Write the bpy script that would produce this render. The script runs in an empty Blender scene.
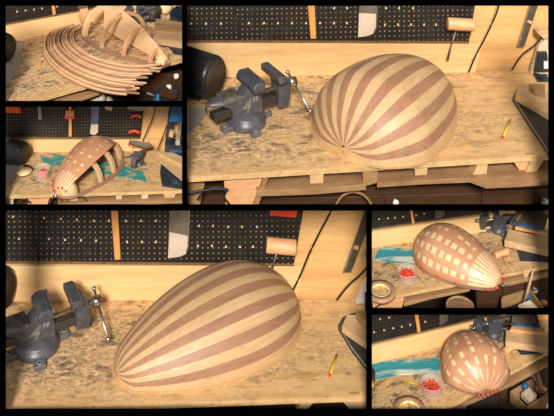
import bpy, bmesh, math, random
from mathutils import Vector, Matrix
R = math.radians
random.seed(7)
F, OFF, H = 1000.0, 412.0, 4.2          # focal length (px of a 554 px frame), horizon offset, eye height
COL = bpy.context.scene.collection

# ------------------------------------------------------------------ materials
def lin(c):
    return tuple(((v/255)/12.92 if v/255 <= .04045 else ((v/255+.055)/1.055)**2.4) for v in c) + (1,)
def newmat(name, rough=.6, metal=0.0):
    m = bpy.data.materials.new(name); m.use_nodes = True
    b = m.node_tree.nodes['Principled BSDF']
    b.inputs['Roughness'].default_value = rough; b.inputs['Metallic'].default_value = metal
    return m, m.node_tree.nodes, m.node_tree.links, b
def N(nodes, t, **kw):
    n = nodes.new(t)
    for k, v in kw.items(): setattr(n, k, v)
    return n
def noise(nodes, links, scale, stretch=(1,1,1), detail=6, rough=.6, rot=(0,0,0), coord=None):
    tc = coord or N(nodes, 'ShaderNodeTexCoord').outputs['Object']
    mp = N(nodes, 'ShaderNodeMapping'); mp.inputs['Scale'].default_value = stretch; mp.inputs['Rotation'].default_value = rot
    links.new(tc, mp.inputs['Vector'])
    n = N(nodes, 'ShaderNodeTexNoise'); n.inputs['Scale'].default_value = scale
    n.inputs['Detail'].default_value = detail; n.inputs['Roughness'].default_value = rough
    links.new(mp.outputs[0], n.inputs['Vector'])
    return n.outputs['Fac']
def ramp(nodes, links, fac, stops):
    r = N(nodes, 'ShaderNodeValToRGB'); e = r.color_ramp.elements
    while len(e) < len(stops): e.new(.5)
    for i, (p, c) in enumerate(stops): e[i].position = p; e[i].color = c if len(c) == 4 else lin(c)
    links.new(fac, r.inputs[0]); return r.outputs[0]
def mix(nodes, links, fac, a, b, mode='MIX'):
    m = N(nodes, 'ShaderNodeMix', data_type='RGBA', blend_type=mode)
    if isinstance(fac, float): m.inputs[0].default_value = fac
    else: links.new(fac, m.inputs[0])
    for i, v in ((6, a), (7, b)):
        if isinstance(v, tuple): m.inputs[i].default_value = v
        else: links.new(v, m.inputs[i])
    return m.outputs[2]
def bump(nodes, links, b, h, s=.3, d=.002):
    n = N(nodes, 'ShaderNodeBump'); n.inputs['Strength'].default_value = s; n.inputs['Distance'].default_value = d
    links.new(h, n.inputs['Height']); links.new(n.outputs[0], b.inputs['Normal'])

def plain(name, c, rough=.5, metal=0.0, var=.25, scale=30, em=0):
    m, nd, lk, b = newmat(name, rough, metal)
    f = noise(nd, lk, scale)
    d = tuple(max(0, v*(1-var)) for v in c); u = tuple(min(255, v*(1+var*.5)) for v in c)
    col = ramp(nd, lk, f, [(.3, d), (.7, u)])
    lk.new(col, b.inputs['Base Color']); bump(nd, lk, b, f, .15)
    return m
def wood(name, c1, c2, grain=22, stretch=(.06, 1, 1), rough=.6, rot=(0,0,0), blotch=.0, fine=.35):
    m, nd, lk, b = newmat(name, rough)
    f = noise(nd, lk, grain, stretch, 5, .6, rot)
    col = ramp(nd, lk, f, [(.32, c1), (.68, c2)])
    g = noise(nd, lk, grain*6, stretch, 3, .7, rot)
    col = mix(nd, lk, fine, col, ramp(nd, lk, g, [(.3, tuple(v*.75 for v in c1)), (.7, tuple(min(255, v*1.05) for v in c2))]))
    if blotch:
        h = noise(nd, lk, 4, (1,1,1), 3)
        col = mix(nd, lk, ramp(nd, lk, h, [(.45, (0,0,0,1)), (.75, (blotch,)*3+(1,))]), col, lin(tuple(v*.6 for v in c1)))
    lk.new(col, b.inputs['Base Color']); bump(nd, lk, b, g, .15)
    return m
def bench_mat(name, k, fade, dirt=1.0):
    m, nd, lk, b = newmat(name, .75)
    rot = (0, 0, 0)
    s = 1.0/k
    f = noise(nd, lk, 9*s, (.12, 1, 1), 6, .65, rot)
    col = ramp(nd, lk, f, [(.3, (188, 146, 96)), (.42, (214, 172, 116)), (.5, (226, 186, 130)), (.56, (204, 160, 104)), (.7, (238, 204, 152))])
    # grime: grey brown worn zone in the middle of the bench
    g = noise(nd, lk, 3.0*s, (.5, 1, 1), 4, .6, rot)
    g2 = noise(nd, lk, 62*s, (.6, 1, 1), 6, .85, rot)
    dust = ramp(nd, lk, g2, [(.37, (84, 70, 58)), (.44, (142, 116, 90)), (.50, (190, 156, 116)), (.57, (232, 198, 150)), (.66, (248, 226, 190))])
    msk = ramp(nd, lk, g, [(.40, (.18, .18, .18, 1)), (.56, (.92*dirt, .92*dirt, .92*dirt, 1))])
    sp = N(nd, 'ShaderNodeSeparateXYZ'); lk.new(N(nd, 'ShaderNodeTexCoord').outputs['Object'], sp.inputs[0])
    mr = N(nd, 'ShaderNodeMapRange'); mr.interpolation_type = 'SMOOTHSTEP'; lk.new(sp.outputs[0], mr.inputs[0])
    mr.inputs[1].default_value = fade-.22*k; mr.inputs[2].default_value = fade+.12*k; mr.inputs[3].default_value = 1; mr.inputs[4].default_value = .38
    mr2 = N(nd, 'ShaderNodeMapRange'); mr2.interpolation_type = 'SMOOTHSTEP'; lk.new(sp.outputs[1], mr2.inputs[0])
    mr2.inputs[1].default_value = .0; mr2.inputs[2].default_value = .22*k; mr2.inputs[3].default_value = .3; mr2.inputs[4].default_value = 1
    mm = N(nd, 'ShaderNodeMath', operation='MULTIPLY'); lk.new(mr.outputs[0], mm.inputs[0]); lk.new(mr2.outputs[0], mm.inputs[1])
    zone = mm.outputs[0]
    def zmul(a):
        q = N(nd, 'ShaderNodeMath', operation='MULTIPLY'); lk.new(a, q.inputs[0]); lk.new(zone, q.inputs[1]); return q.outputs[0]
    col = mix(nd, lk, zmul(msk), col, dust)
    gg = noise(nd, lk, 20*s, (.5, 1, 1), 3, .6, (0, 0, .5))
    col = mix(nd, lk, zmul(ramp(nd, lk, gg, [(.50, (0, 0, 0, 1)), (.64, (.78, .78, .78, 1))])), col, lin((88, 76, 66)))
    v = noise(nd, lk, 90*s, (.6, 1, 1), 2, .5, rot)
    col = mix(nd, lk, zmul(ramp(nd, lk, v, [(.64, (0,0,0,1)), (.70, (.9,.9,.9,1))])), col, lin((58, 50, 46)))
    v = noise(nd, lk, 26*s, (.5, 1.3, 1), 2, .5, (0, 0, .3))
    col = mix(nd, lk, ramp(nd, lk, v, [(.66, (0,0,0,1)), (.72, (.65,.65,.65,1))]), col, lin((120, 72, 40)))
    lk.new(col, b.inputs['Base Color']); bump(nd, lk, b, g2, .5, .004)
    return m
def peg_mat(name, p, r, ox=0, oz=0, bright=1.0, big=True):
    m, nd, lk, b = newmat(name, .55)
    tc = N(nd, 'ShaderNodeTexCoord'); sp = N(nd, 'ShaderNodeSeparateXYZ'); lk.new(tc.outputs['Object'], sp.inputs[0])
    def ma(op, a, bb=None):
        n = N(nd, 'ShaderNodeMath', operation=op)
        for i, v in ((0, a), (1, bb)):
            if v is None: continue
            if isinstance(v, (int, float)): n.inputs[i].default_value = v
            else: lk.new(v, n.inputs[i])
        return n.outputs[0]
    def cell(o, off, q): return ma('SUBTRACT', ma('FRACT', ma('ADD', ma('DIVIDE', o, q), off)), .5)
    def dot(qx, qz, rr, ax=1, az=1):
        x = ma('MULTIPLY', cell(sp.outputs[0], ox, qx), qx*ax); z = ma('MULTIPLY', cell(sp.outputs[2], oz, qz), qz*az)
        return ma('LESS_THAN', ma('SQRT', ma('ADD', ma('MULTIPLY', x, x), ma('MULTIPLY', z, z))), rr)
    f = noise(nd, lk, 14, detail=8)
    base = ramp(nd, lk, f, [(.35, (17, 15, 14)), (.6, (28, 25, 23)), (.8, (54, 48, 43))])
    col = mix(nd, lk, dot(p, p, r), base, lin((178*bright, 146*bright, 96*bright)))
    sel = noise(nd, lk, 9, detail=1); dim = ramp(nd, lk, sel, [(.42, (0,0,0,1)), (.6, (.6,.6,.6,1))]); col = mix(nd, lk, dim, col, base)
    lk.new(col, b.inputs['Base Color'])
    return m
def sheet_mat(name, c1, c2, scale, stretch, yaw=0, lo=.45, hi=.6):
    m, nd, lk, b = newmat(name, .7)
    f = noise(nd, lk, scale, stretch, 6, .7, (0, 0, yaw))
    lk.new(ramp(nd, lk, f, [(lo, c1), (hi, c2)]), b.inputs['Base Color'])
    return m

M = {}
M['black'] = plain('frame_black', (1.0, 1.0, 1.0), 1.0, 0, 0, 1)
M['black'].node_tree.nodes['Principled BSDF'].inputs['Specular IOR Level'].default_value = 0
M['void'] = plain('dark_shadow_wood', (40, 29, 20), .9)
M['pine'] = wood('pine_board', (224, 176, 116), (250, 212, 154), 7, (.16, 1, 1.5), .6, fine=.2)
M['ply'] = wood('wall_plywood', (202, 150, 88), (236, 192, 128), 9, (.22, 1, 1.3), .6, fine=.2)
M['dullpine'] = wood('dull_pallet_wood', (136, 100, 64), (186, 146, 100), 12, (.15, 1, 1), .8, blotch=.5)
M['palewood'] = wood('pale_block_wood', (196, 158, 110), (226, 190, 142), 14, (.2, 1, 1), .7, blotch=.35)
M['sawtable'] = plain('dusty_saw_table', (132, 116, 96), .5, .3, .3)
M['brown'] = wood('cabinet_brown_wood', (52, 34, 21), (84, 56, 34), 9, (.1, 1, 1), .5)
M['ledge'] = plain('pegboard_edge', (120, 88, 52), .7)
M['light_rib'] = wood('light_maple_stave', (196, 160, 116), (216, 182, 138), 18, (.1, 1, 1), .5, fine=.3)
M['dark_rib'] = wood('dark_cherry_stave', (156, 112, 84), (176, 132, 102), 22, (.1, 1, 1), .5, fine=.35)
M['pink_rib'] = wood('paper_covered_stave', (190, 134, 98), (216, 162, 122), 14, (.2, 1, 1), .38, fine=.3)
M['cream_rib'] = wood('cream_stave', (228, 192, 148), (242, 212, 170), 14, (.2, 1, 1), .4, fine=.2)
M['rim'] = wood('rim_strip_wood', (190, 150, 100), (216, 178, 126), 10, (.1, 1, 1), .6)
M['rimdark'] = wood('grey_brown_rim', (128, 96, 78), (170, 130, 104), 10, (.1, 1, 1), .6)
M['mould'] = wood('pale_mould_plywood', (226, 180, 132), (244, 206, 160), 8, (.2, 1, 1), .55, fine=.15)
M['mouldedge'] = wood('tan_mould_edge', (196, 148, 104), (222, 176, 128), 14, (.3, 1, 1), .6)
M['strip'] = wood('bent_strip_wood', (190, 146, 106), (224, 182, 140), 20, (.2, 1, 1), .6)
M['strip_gap'] = wood('bent_strip_gap_shade', (132, 92, 64), (176, 130, 96), 20, (.2, 1, 1), .6)  # darker tone stands in for the shaded gaps between strips
M['stick'] = wood('orange_stick_wood', (196, 130, 66), (222, 160, 92), 12, (1, 1, .1), .5)
M['iron'] = plain('grey_cast_iron', (74, 75, 80), .42, .35, .2, 25)
def worn(name, c, edge):
    m, nd, lk, b = newmat(name, .42, .3)
    f = noise(nd, lk, 30); col = ramp(nd, lk, f, [(.3, tuple(v*.8 for v in c)), (.7, tuple(v*1.15 for v in c))])
    p = N(nd, 'ShaderNodeNewGeometry').outputs['Pointiness']
    col = mix(nd, lk, ramp(nd, lk, p, [(.55, (0,0,0,1)), (.66, (.8,.8,.8,1))]), col, lin(edge))
    lk.new(col, b.inputs['Base Color']); bump(nd, lk, b, f, .2); return m
M['iron'] = worn('grey_cast_iron_worn', (88, 88, 95), (176, 168, 158))
M['jaw'] = plain('worn_steel_jaw', (126, 118, 108), .45, .6, .4, 40)
M['mark'] = plain('raised_mark_worn', (132, 128, 124), .5, .1)
M['darkiron'] = worn('dark_iron_bar', (46, 43, 42), (110, 100, 90))
M['steel'] = plain('bright_steel', (190, 184, 172), .25, .9, .15)
M['screw'] = plain('brassy_screw', (178, 160, 128), .35, .8, .3, 90)
M['motor'] = plain('black_motor_paint', (46, 46, 48), .32, .1, .15)
M['grille'] = peg_mat('motor_grille', .0125, .0045, 0, 0, .55, False)
M['bladesheen'] = plain('saw_steel_sheen', (214, 196, 176), .5, .1, .08, 8)  # paler reflection on the lower saw blade, put into the colour
M['bronze'] = plain('dull_rule_steel', (98, 84, 68), .5, .3)
M['blade'] = plain('grey_saw_steel', (150, 142, 132), .35, .7, .25, 8)
M['bluegrey'] = plain('blue_grey_saw_steel', (104, 112, 138), .4, .5, .3, 8)
M['cable'] = plain('black_rubber', (24, 22, 22), .5)
M['white'] = plain('white_plastic', (232, 226, 220), .35, 0, .05)
M['grey'] = plain('light_grey_plate', (158, 150, 142), .55, .1, .1)
M['navy'] = plain('navy_painted_steel', (38, 50, 66), .4, .2, .3)
M['slate'] = plain('dark_slate_steel', (56, 58, 64), .4, .3, .3)
M['blue'] = plain('blue_plastic', (34, 92, 140), .4, 0, .2)
M['red'] = plain('red_plastic', (226, 74, 44), .4, 0, .1)
M['orange'] = plain('orange_paint', (236, 96, 44), .4, 0, .1)
M['yellow'] = plain('pencil_yellow', (232, 190, 40), .35, 0, .05)
M['pencilblack'] = plain('pencil_black', (34, 30, 22), .4)
M['mallet'] = wood('mallet_head_wood', (214, 156, 104), (236, 186, 136), 14, (.2, 1, 1), .5)
M['teal'] = sheet_mat('teal_sheet', (38, 142, 156), (206, 214, 200), 16, (.18, 1, 1), R(-8), .5, .6)
M['tealB'] = sheet_mat('teal_dusty_sheet', (44, 140, 132), (206, 162, 120), 26, (.5, 1, 1), 0, .54, .62)
M['tape'] = plain('brown_tape', (176, 132, 104), .5, 0, .08)
M['tapein'] = sheet_mat('tape_core', (226, 196, 70), (232, 224, 205), 60, (1, 1, 1), 0, .47, .53)
M['cream'] = plain('cream_disc', (230, 206, 158), .5, 0, .05)
M['paper'] = plain('crumpled_paper', (206, 190, 162), .7)
M['sponge'] = plain('amber_sponge', (210, 160, 86), .8)
def glass():
    m, nd, lk, b = newmat('jar_glass', .08)
    b.inputs['Alpha'].default_value = .2
    b.inputs['Base Color'].default_value = lin((238, 232, 222))
    return m
M['glass'] = glass()

# ------------------------------------------------------------------ mesh builder
class MB:
    def __init__(s): s.bm = bmesh.new(); s.mi = 0
    def _f(s, vs, smooth=False):
        try: f = s.bm.faces.new(vs)
        except ValueError: return None
        f.material_index = s.mi; f.smooth = smooth; return f
    def prism(s, pts, vec):
        pts = [Vector(p) for p in pts]; vec = Vector(vec)
        a = [s.bm.verts.new(p) for p in pts]; b = [s.bm.verts.new(p+vec) for p in pts]
        s._f(a); s._f(b[::-1]); n = len(a)
        for i in range(n): s._f([a[i], b[i], b[(i+1) % n], a[(i+1) % n]])
        return s
    def box(s, c, size, rz=0, rx=0, ry=0, taper=1.0):
        c = Vector(c); m = Matrix.Rotation(rz, 3, 'Z') @ Matrix.Rotation(ry, 3, 'Y') @ Matrix.Rotation(rx, 3, 'X')
        x, y, z = [v/2 for v in size]; v = []
        for sz in (-1, 1):
            t = taper if sz > 0 else 1
            for sx, sy in ((-1,-1),(1,-1),(1,1),(-1,1)): v.append(s.bm.verts.new(c + m @ Vector((sx*x*t, sy*y*t, sz*z))))
        for q in ((3,2,1,0),(4,5,6,7),(0,1,5,4),(1,2,6,5),(2,3,7,6),(3,0,4,7)): s._f([v[i] for i in q])
        return s
    def tube(s, pts, r, n=10, caps=True, flat=1.0, up=None):
        pts = [Vector(p) for p in pts]; rings = []
        for i, p in enumerate(pts):
            rr = r[i] if isinstance(r, (list, tuple)) else r
            t = (pts[min(i+1, len(pts)-1)] - pts[max(i-1, 0)]).normalized()
            u = Vector(up) if up else (Vector((0,0,1)) if abs(t.z) < .9 else Vector((1,0,0)))
            a = t.cross(u).normalized(); b = a.cross(t).normalized()
            rings.append([s.bm.verts.new(p + a*math.cos(2*math.pi*k/n)*rr*flat + b*math.sin(2*math.pi*k/n)*rr) for k in range(n)])
        for i in range(len(rings)-1):
            for k in range(n): s._f([rings[i][k], rings[i][(k+1)%n], rings[i+1][(k+1)%n], rings[i+1][k]], True)
        if caps: s._f(rings[0][::-1]); s._f(rings[-1])
        return s
    def lathe(s, prof, origin=(0,0,0), axis=(0,0,1), n=32, closed=False):
        o = Vector(origin); q = Vector((0,0,1)).rotation_difference(Vector(axis)).to_matrix(); rings = []
        for (r, z) in prof:
            if r < 1e-6: rings.append([s.bm.verts.new(o + q @ Vector((0,0,z)))])
            else: rings.append([s.bm.verts.new(o + q @ Vector((r*math.cos(2*math.pi*k/n), r*math.sin(2*math.pi*k/n), z))) for k in range(n)])
        m = len(rings)
        for i in range(m if closed else m-1):
            A, B = rings[i], rings[(i+1) % m]
            for k in range(n):
                a0, a1, b0, b1 = A[k % len(A)], A[(k+1) % len(A)], B[k % len(B)], B[(k+1) % len(B)]
                vs = []
                for v in (a0, a1, b1, b0):
                    if v not in vs: vs.append(v)
                if len(vs) > 2: s._f(vs, True)
        return s
    def ball(s, c, r, sc=(1,1,1), n=12):
        m = n//2; prof = [(r*math.sin(math.pi*i/m), -r*math.cos(math.pi*i/m)) for i in range(m+1)]
        k = len(s.bm.verts); s.lathe(prof, (0,0,0), (0,0,1), n); s.bm.verts.ensure_lookup_table()
        for v in s.bm.verts[k:]: v.co = Vector((v.co.x*sc[0], v.co.y*sc[1], v.co.z*sc[2])) + Vector(c)
        return s
    def bevel(s, w, seg=2):
        bmesh.ops.remove_doubles(s.bm, verts=s.bm.verts, dist=1e-6)
        ed = [e for e in s.bm.edges if len(e.link_faces) == 2 and e.calc_face_angle(0) > .6]
        bmesh.ops.bevel(s.bm, geom=ed, offset=w, segments=seg, profile=.5, affect='EDGES', clamp_overlap=True); return s
    def wobble(s, a, f=8):
        from mathutils import noise as ns
        for v in s.bm.verts: v.co += ns.noise_vector(v.co*f)*a
        return s

CELLOF = {}
class Thing:
    def __init__(s, cell, name, label, cat, loc, rz=0, group=None, kind=None, scale=1.0):
        o = bpy.data.objects.new(name, None); COL.objects.link(o); o.empty_display_size = .02
        o.location = loc; o.rotation_euler = (0, 0, rz); o.scale = scale if isinstance(scale, tuple) else (scale,)*3
        if kind: o['kind'] = kind
        if label: o['label'] = label
        if cat: o['category'] = cat
        if group: o['group'] = group
        s.o = o; s.cell = cell
        s.mw = Matrix.Translation(loc) @ Matrix.Rotation(rz, 4, 'Z') @ Matrix.Diagonal(tuple(o.scale)+(1,)); s.inv = s.mw.inverted()
    def L(s, p): return s.inv @ Vector(p)
    def part(s, name, mb, mat, parent=None, world=False, label=None, kind=None):
        if world: mb.bm.transform(s.inv)
        o = finish(name, mb, mat, s.cell); o.parent = parent or s.o
        if label: o['label'] = label
        if kind: o['kind'] = kind
        return o
def finish(name, mb, mat, cell):
    bmesh.ops.remove_doubles(mb.bm, verts=mb.bm.verts, dist=1e-7)
    bmesh.ops.recalc_face_normals(mb.bm, faces=mb.bm.faces)
    me = bpy.data.meshes.new(name); mb.bm.to_mesh(me); mb.bm.free()
    for m in (mat if isinstance(mat, (list, tuple)) else [mat]): me.materials.append(M[m] if isinstance(m, str) else m)
    o = bpy.data.objects.new(name, me); COL.objects.link(o); CELLOF[me] = cell
    return o
def solo(cell, name, label, cat, mb, mat, group=None, kind=None, origin=None, rz=0):
    """one mesh, one thing; geometry given in world space, origin moved to its base"""
    mb.bm.verts.ensure_lookup_table()
    if origin is None:
        xs = [v.co for v in mb.bm.verts]
        origin = Vector((sum(v.x for v in xs)/len(xs), sum(v.y for v in xs)/len(xs), min(v.z for v in xs)))
    mw = Matrix.Translation(origin) @ Matrix.Rotation(rz, 4, 'Z')
    mb.bm.transform(mw.inverted())
    o = finish(name, mb, mat, cell); o.matrix_world = mw
    if label: o['label'] = label
    if cat: o['category'] = cat
    if group: o['group'] = group
    if kind: o['kind'] = kind
    return o

# ------------------------------------------------------------------ a bench picture: camera pixel -> point on the bench, the wall or the bench front
class Cell:
    def __init__(s, key, rect, h, back, front, k, where):
        s.key, s.rect, s.h, s.k, s.where = key, rect, h, k, where
        s.z = H-h
        s.b0, s.b1 = s.g(*back[0]), s.g(*back[1]); s.f0, s.f1 = s.g(*front[0]), s.g(*front[1])
        def nrm(a, b):
            d = (b-a).normalized(); return Vector((d.y, -d.x, 0)), d
        s.wn, s.wd = nrm(s.b0, s.b1); s.fn, s.fd = nrm(s.f0, s.f1)
        s.wyaw = math.atan2(s.wd.y, s.wd.x); s.fyaw = math.atan2(s.fd.y, s.fd.x)
    def g(s, px, py, dz=0):
        Y = F*(s.h-dz)/(py+OFF); return Vector(((px-277)*Y/F, Y, H-s.h+dz))
    def _v(s, px, py, p, n, off):
        d = Vector(((px-277)/F, 1, -(py+OFF)/F)); c = Vector((0, 0, H))
        t = (n.dot(p)+off-n.dot(c))/n.dot(d); return c+d*t
    def w(s, px, py, off=0): return s._v(px, py, s.b0, s.wn, off)
    def f(s, px, py, off=0): return s._v(px, py, s.f0, s.fn, -off)       # off metres behind the bench front
    def u(s, px, py): return s.g(px, py).y/F                               # metres per px there
    def wp(s, pts, off=0, th=.01, mb=None): return (mb or MB()).prism([s.w(x, y, off) for x, y in pts], s.wn*th)
    def fp(s, pts, off=0, th=.01, mb=None): return (mb or MB()).prism([s.f(x, y, off) for x, y in pts], -s.fn*th)
    def gp(s, pts, z0=0, z1=.01, mb=None): return (mb or MB()).prism([s.g(x, y, z1) for x, y in pts], (0, 0, z0-z1))

CA = Cell('A', (5.5, 5.7, 182, 101.5), 2.0725, ((13, 42), (182, 5)), ((33, 101), (182, 60)), .6, 'top left picture')
CB = Cell('B', (5.3, 106.8, 182, 205.2), 2.4685, ((5, 152.8), (182, 150)), ((5.5, 196), (182, 190.5)), .48, 'middle left picture')
CC = Cell('C', (187, 5.8, 548.5, 205), 2.427, ((187, 78), (548, 70)), ((187, 177), (548, 155)), 1.0, 'large upper picture')
CD = Cell('D', (5.5, 210.6, 366.3, 410), 3.352, ((5, 301), (366, 299)), ((5.5, 409), (366, 396)), 1.0, 'large lower picture')
CE = Cell('E', (372, 211, 548.6, 309), 2.876, ((372, 248), (548, 222)), ((372, 300), (548, 266)), .48, 'right-hand picture above the lowest')
CF = Cell('F', (372, 314.8, 548.6, 410), 3.329, ((372, 365), (480, 335)), ((443, 410), (548, 352)), .5, 'bottom right picture')
CELLS = [CA, CB, CC, CD, CE, CF]

# ------------------------------------------------------------------ shared furniture of every bench
def shell(c, peg_top, peg_bot, seam=None, wallmat='ply', pegp=.0235, pegr=.0038, pegend=None, benchmat=None, dirt=1.0, th=.022, peg_y=None):
    """bench top, backboard, wall and pegboards.  peg_bot: [(px,py),(px,py)] lower edge of pegboard"""
    i = 'ABCDEF'.index(c.key)+1
    x0, y0, x1, y1 = c.rect
    # bench top
    m = 12
    def lx(p, q, x): t = (x-p[0])/(q[0]-p[0]); return None
    fa, fb = c.f0 - c.fd*.25, c.f1 + c.fd*.25
    ba, bb = c.b0 - c.wd*.35, c.b1 + c.wd*.35
    th = .022 if c.k > .9 else .012
    t = Thing(c, 'workbench', 'scarred pale wooden workbench top dusted with sawdust in the '+c.where, 'workbench', (fa+fb)/2, c.fyaw)
    mb = MB().prism([fa, fb, bb, ba], (0, 0, -th)); top = t.part('tabletop', mb, bench_mat('bench_'+c.key, c.k, {'A': 2, 'B': .22, 'C': .52, 'D': .50, 'E': .30, 'F': .12}[c.key], dirt), world=True)
    return t
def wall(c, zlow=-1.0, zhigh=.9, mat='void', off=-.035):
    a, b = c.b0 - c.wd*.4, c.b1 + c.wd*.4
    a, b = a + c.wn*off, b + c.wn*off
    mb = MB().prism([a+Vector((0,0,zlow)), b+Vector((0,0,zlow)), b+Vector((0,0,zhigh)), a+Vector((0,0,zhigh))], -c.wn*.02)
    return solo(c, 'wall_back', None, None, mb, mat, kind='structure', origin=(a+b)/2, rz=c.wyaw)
def wallthing(c, name, label, cat, pts, off, th, mat, group=None, kind=None):
    q = [c.w(x, y, off) for x, y in pts]
    mb = MB().prism(q, c.wn*th); o = (q[0]+q[1])/2
    return solo(c, name, label, cat, mb, mat, group, kind, origin=o, rz=c.wyaw)

def pegboard(c, label, pts, mat, off=.02, hooks=(), ledge=True):
    q = [c.w(x, y, off) for x, y in pts]
    t = Thing(c, 'pegboard', label, 'pegboard', q[0], c.wyaw)
    t.part('panel', MB().prism(q, -c.wn*.012), mat, world=True)
    if ledge:
        a, b = q[0], q[1]; d = (b-a).normalized()
        t.part('bottom_rail', MB().prism([a, b, b+Vector((0,0,-.010*c.k-.002)), a+Vector((0,0,-.010*c.k-.002))], -c.wn*.016), 'ledge', world=True)
    for hx, hy in hooks:
        p = c.w(hx, hy, off); s = (1 if c.k > .9 else .75)/215.
        d = c.wd
        mb = MB().prism([p+d*s*-.9+Vector((0,0,-s*1.6)), p+d*s*.9+Vector((0,0,-s*1.6)), p+d*s*.9+Vector((0,0,s*.4)), p+d*s*-.9+Vector((0,0,s*.4))], c.wn*.002)
        mb.tube([p+Vector((0,0,s*.4)), p+c.wn*.012+Vector((0,0,s*.9)), p+c.wn*.013+Vector((0,0,s*2.0))], .0012*max(.6, c.k), 6)
        t.part('hook', mb, 'cream', world=True)
    return t

def pencil(c, a, b, label, group=None):
    """a = tip px, b = rubber end px, lying on the bench"""
    A, B = c.g(*a), c.g(*b); r = .0052*max(c.k, .6)
    A.z += r; B.z += r
    d = (B-A); t = Thing(c, 'pencil', label, 'pencil', B - Vector((0, 0, r)), math.atan2(d.y, d.x), group)
    C1, C2 = A.lerp(B, .12), A.lerp(B, .93)
    t.part('barrel', MB().tube([C1, C2], r, 6), 'yellow', world=True)
    s = d.normalized().cross(Vector((0,0,1)))*r*.9
    t.part('black_stripe', MB().tube([C1+s, C2+s], r*.35, 6), 'pencilblack', world=True)
    t.part('point', MB().tube([A, C1], [r*.1, r], 6), 'palewood', world=True)
    t.part('rubber', MB().tube([C2, B], r*1.15, 10), 'red', world=True, label='red dipped end')
    return t

def spline(p, n=24, closed=False):
    out = []; P = [Vector(v) for v in p]; m = len(P)
    for i in range(m-1):
        p0, p1, p2, p3 = P[max(i-1, 0)], P[i], P[i+1], P[min(i+2, m-1)]
        for j in range(n):
            t = j/n
            out.append(.5*((2*p1)+(p2-p0)*t+(2*p0-5*p1+4*p2-p3)*t*t+(3*p1-p0-3*p2+p3)*t**3))
    out.append(P[-1]); return out

# ------------------------------------------------------------------ lute bowl
def prof(s, pk, n0, a):
    if s < pk: return n0+(1-n0)*math.sin(math.pi/2*s/pk)**a
    return math.sqrt(max(0, 1-((s-pk)/(1-pk))**2))
def sval(i, n): t = i/n; return .5-.5*math.cos(math.pi*t) if True else t
def bowl_pt(s, th, L, W, Hh, pk, n0, a, k=1.0, z0=0, tz=0):
    q = prof(s, pk, n0, a); e = min(1, math.sqrt(max(0, 1-(1-min(1, s/TIPLEN))**2))) if tz > 0 else 1
    zc = tz*Hh*n0
    return Vector((s*L, math.cos(th)*W*q*k*e, math.sin(th)*Hh*q*k*e + zc*(1-e) + z0))
TIPLEN = .05
def bowl(c, P, name, label, cat, NR, mats, pattern, t0=0, t1=math.pi, z0=.008, rim='rim', rimw=1.02, NS=60, SUB=4, inner=False, tz=.5, base=True, rimin=.9):
    x, y, yaw, L, W, Hh, pk, n0, a = P
    t = Thing(c, name, label, cat, (x, y, c.z), yaw)
    ss = [sval(i, NS)*.999+.0002 for i in range(NS+1)]
    bp = lambda s, th, k=1.0: bowl_pt(s, th, L, W, Hh, pk, n0, a, k, z0, tz)
    def nor(s, th, sg):
        s = min(max(s, .004), .99); th = min(max(th, .002), math.pi-.002)
        v = (bp(s+.003, th)-bp(s-.003, th)).cross(bp(s, th+.002)-bp(s, th-.002)).normalized()
        if v.dot(bp(s, th)-Vector((L*.5, 0, 0))) < 0: v = -v
        return v*sg
    for j in range(NR):
        mb = MB(); th0, th1 = t0+(t1-t0)*j/NR, t0+(t1-t0)*(j+1)/NR; nrm = []
        for k, sg in (((1.0, 1), (.965, -1)) if inner else ((1.0, 1),)):
            g = []
            for s in ss:
                row = []
                for q in range(SUB+1):
                    th = th0+(th1-th0)*q/SUB; row.append(mb.bm.verts.new(bp(s, th, k))); nrm.append(nor(s, th, sg))
                g.append(row)
            for i in range(NS):
                for q in range(SUB):
                    f = [g[i][q], g[i+1][q], g[i+1][q+1], g[i][q+1]]
                    f = mb._f(f if sg > 0 else f[::-1], True)
                    if f: f.material_index = pattern(j, (ss[i]+ss[i+1])/2, (q+.5)/SUB)
        me = bpy.data.meshes.new('stave'); mb.bm.to_mesh(me); mb.bm.free()
        for m in mats: me.materials.append(M[m])
        # face winding must agree with the outward normals
        if me.polygons[len(me.polygons)//3].normal.dot(nrm[me.polygons[len(me.polygons)//3].vertices[0]]) < 0: me.flip_normals()
        me.normals_split_custom_set_from_vertices(nrm)
        o = bpy.data.objects.new('stave', me); COL.objects.link(o); CELLOF[me] = c; o.parent = t.o
    if tz > 0 and t1 > 3:
        se = [TIPLEN*i/14 for i in range(15)]; mb = MB(); rows = []
        for s_, th in [(s_, math.pi) for s_ in se[::-1]] + [(s_, 0) for s_ in se[1:]]:
            v = bp(max(s_, .0003), th); rows.append((mb.bm.verts.new(v), mb.bm.verts.new(Vector((v.x, v.y, z0*.3)))))
        for p_, q_ in zip(rows, rows[1:]): mb._f([p_[0], q_[0], q_[1], p_[1]])
        t.part('neck_end_face', mb, rim)
    if base:
        mb = MB()   # rim strip: thin flat board following the outline
        pt = lambda s, th, k: bowl_pt(s, th, L, W, Hh, pk, n0, a, k, 0, tz)
        out = [pt(s, 0, rimw) for s in ss] + [pt(s, math.pi, rimw) for s in ss[::-1]]
        inn = [pt(s, 0, rimin) for s in ss] + [pt(s, math.pi, rimin) for s in ss[::-1]]
        for v in out+inn: v.z = 0
        n = len(out)
        for v in out: v.x = (v.x-L*.5)*1.012+L*.5
        for v in inn: v.x = min(max(v.x, L*.03), L*.96)
        A = [[mb.bm.verts.new(Vector((v.x, v.y, zz))) for v in loop] for loop, zz in ((out, .0005), (out, z0), (inn, z0), (inn, .0005))]
        for q in range(4):
            for i in range(n): mb._f([A[q][i], A[q][(i+1)%n], A[(q+1)%4][(i+1)%n], A[(q+1)%4][i]])
        t.part('rim_board', mb, rim)
    return t

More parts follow.
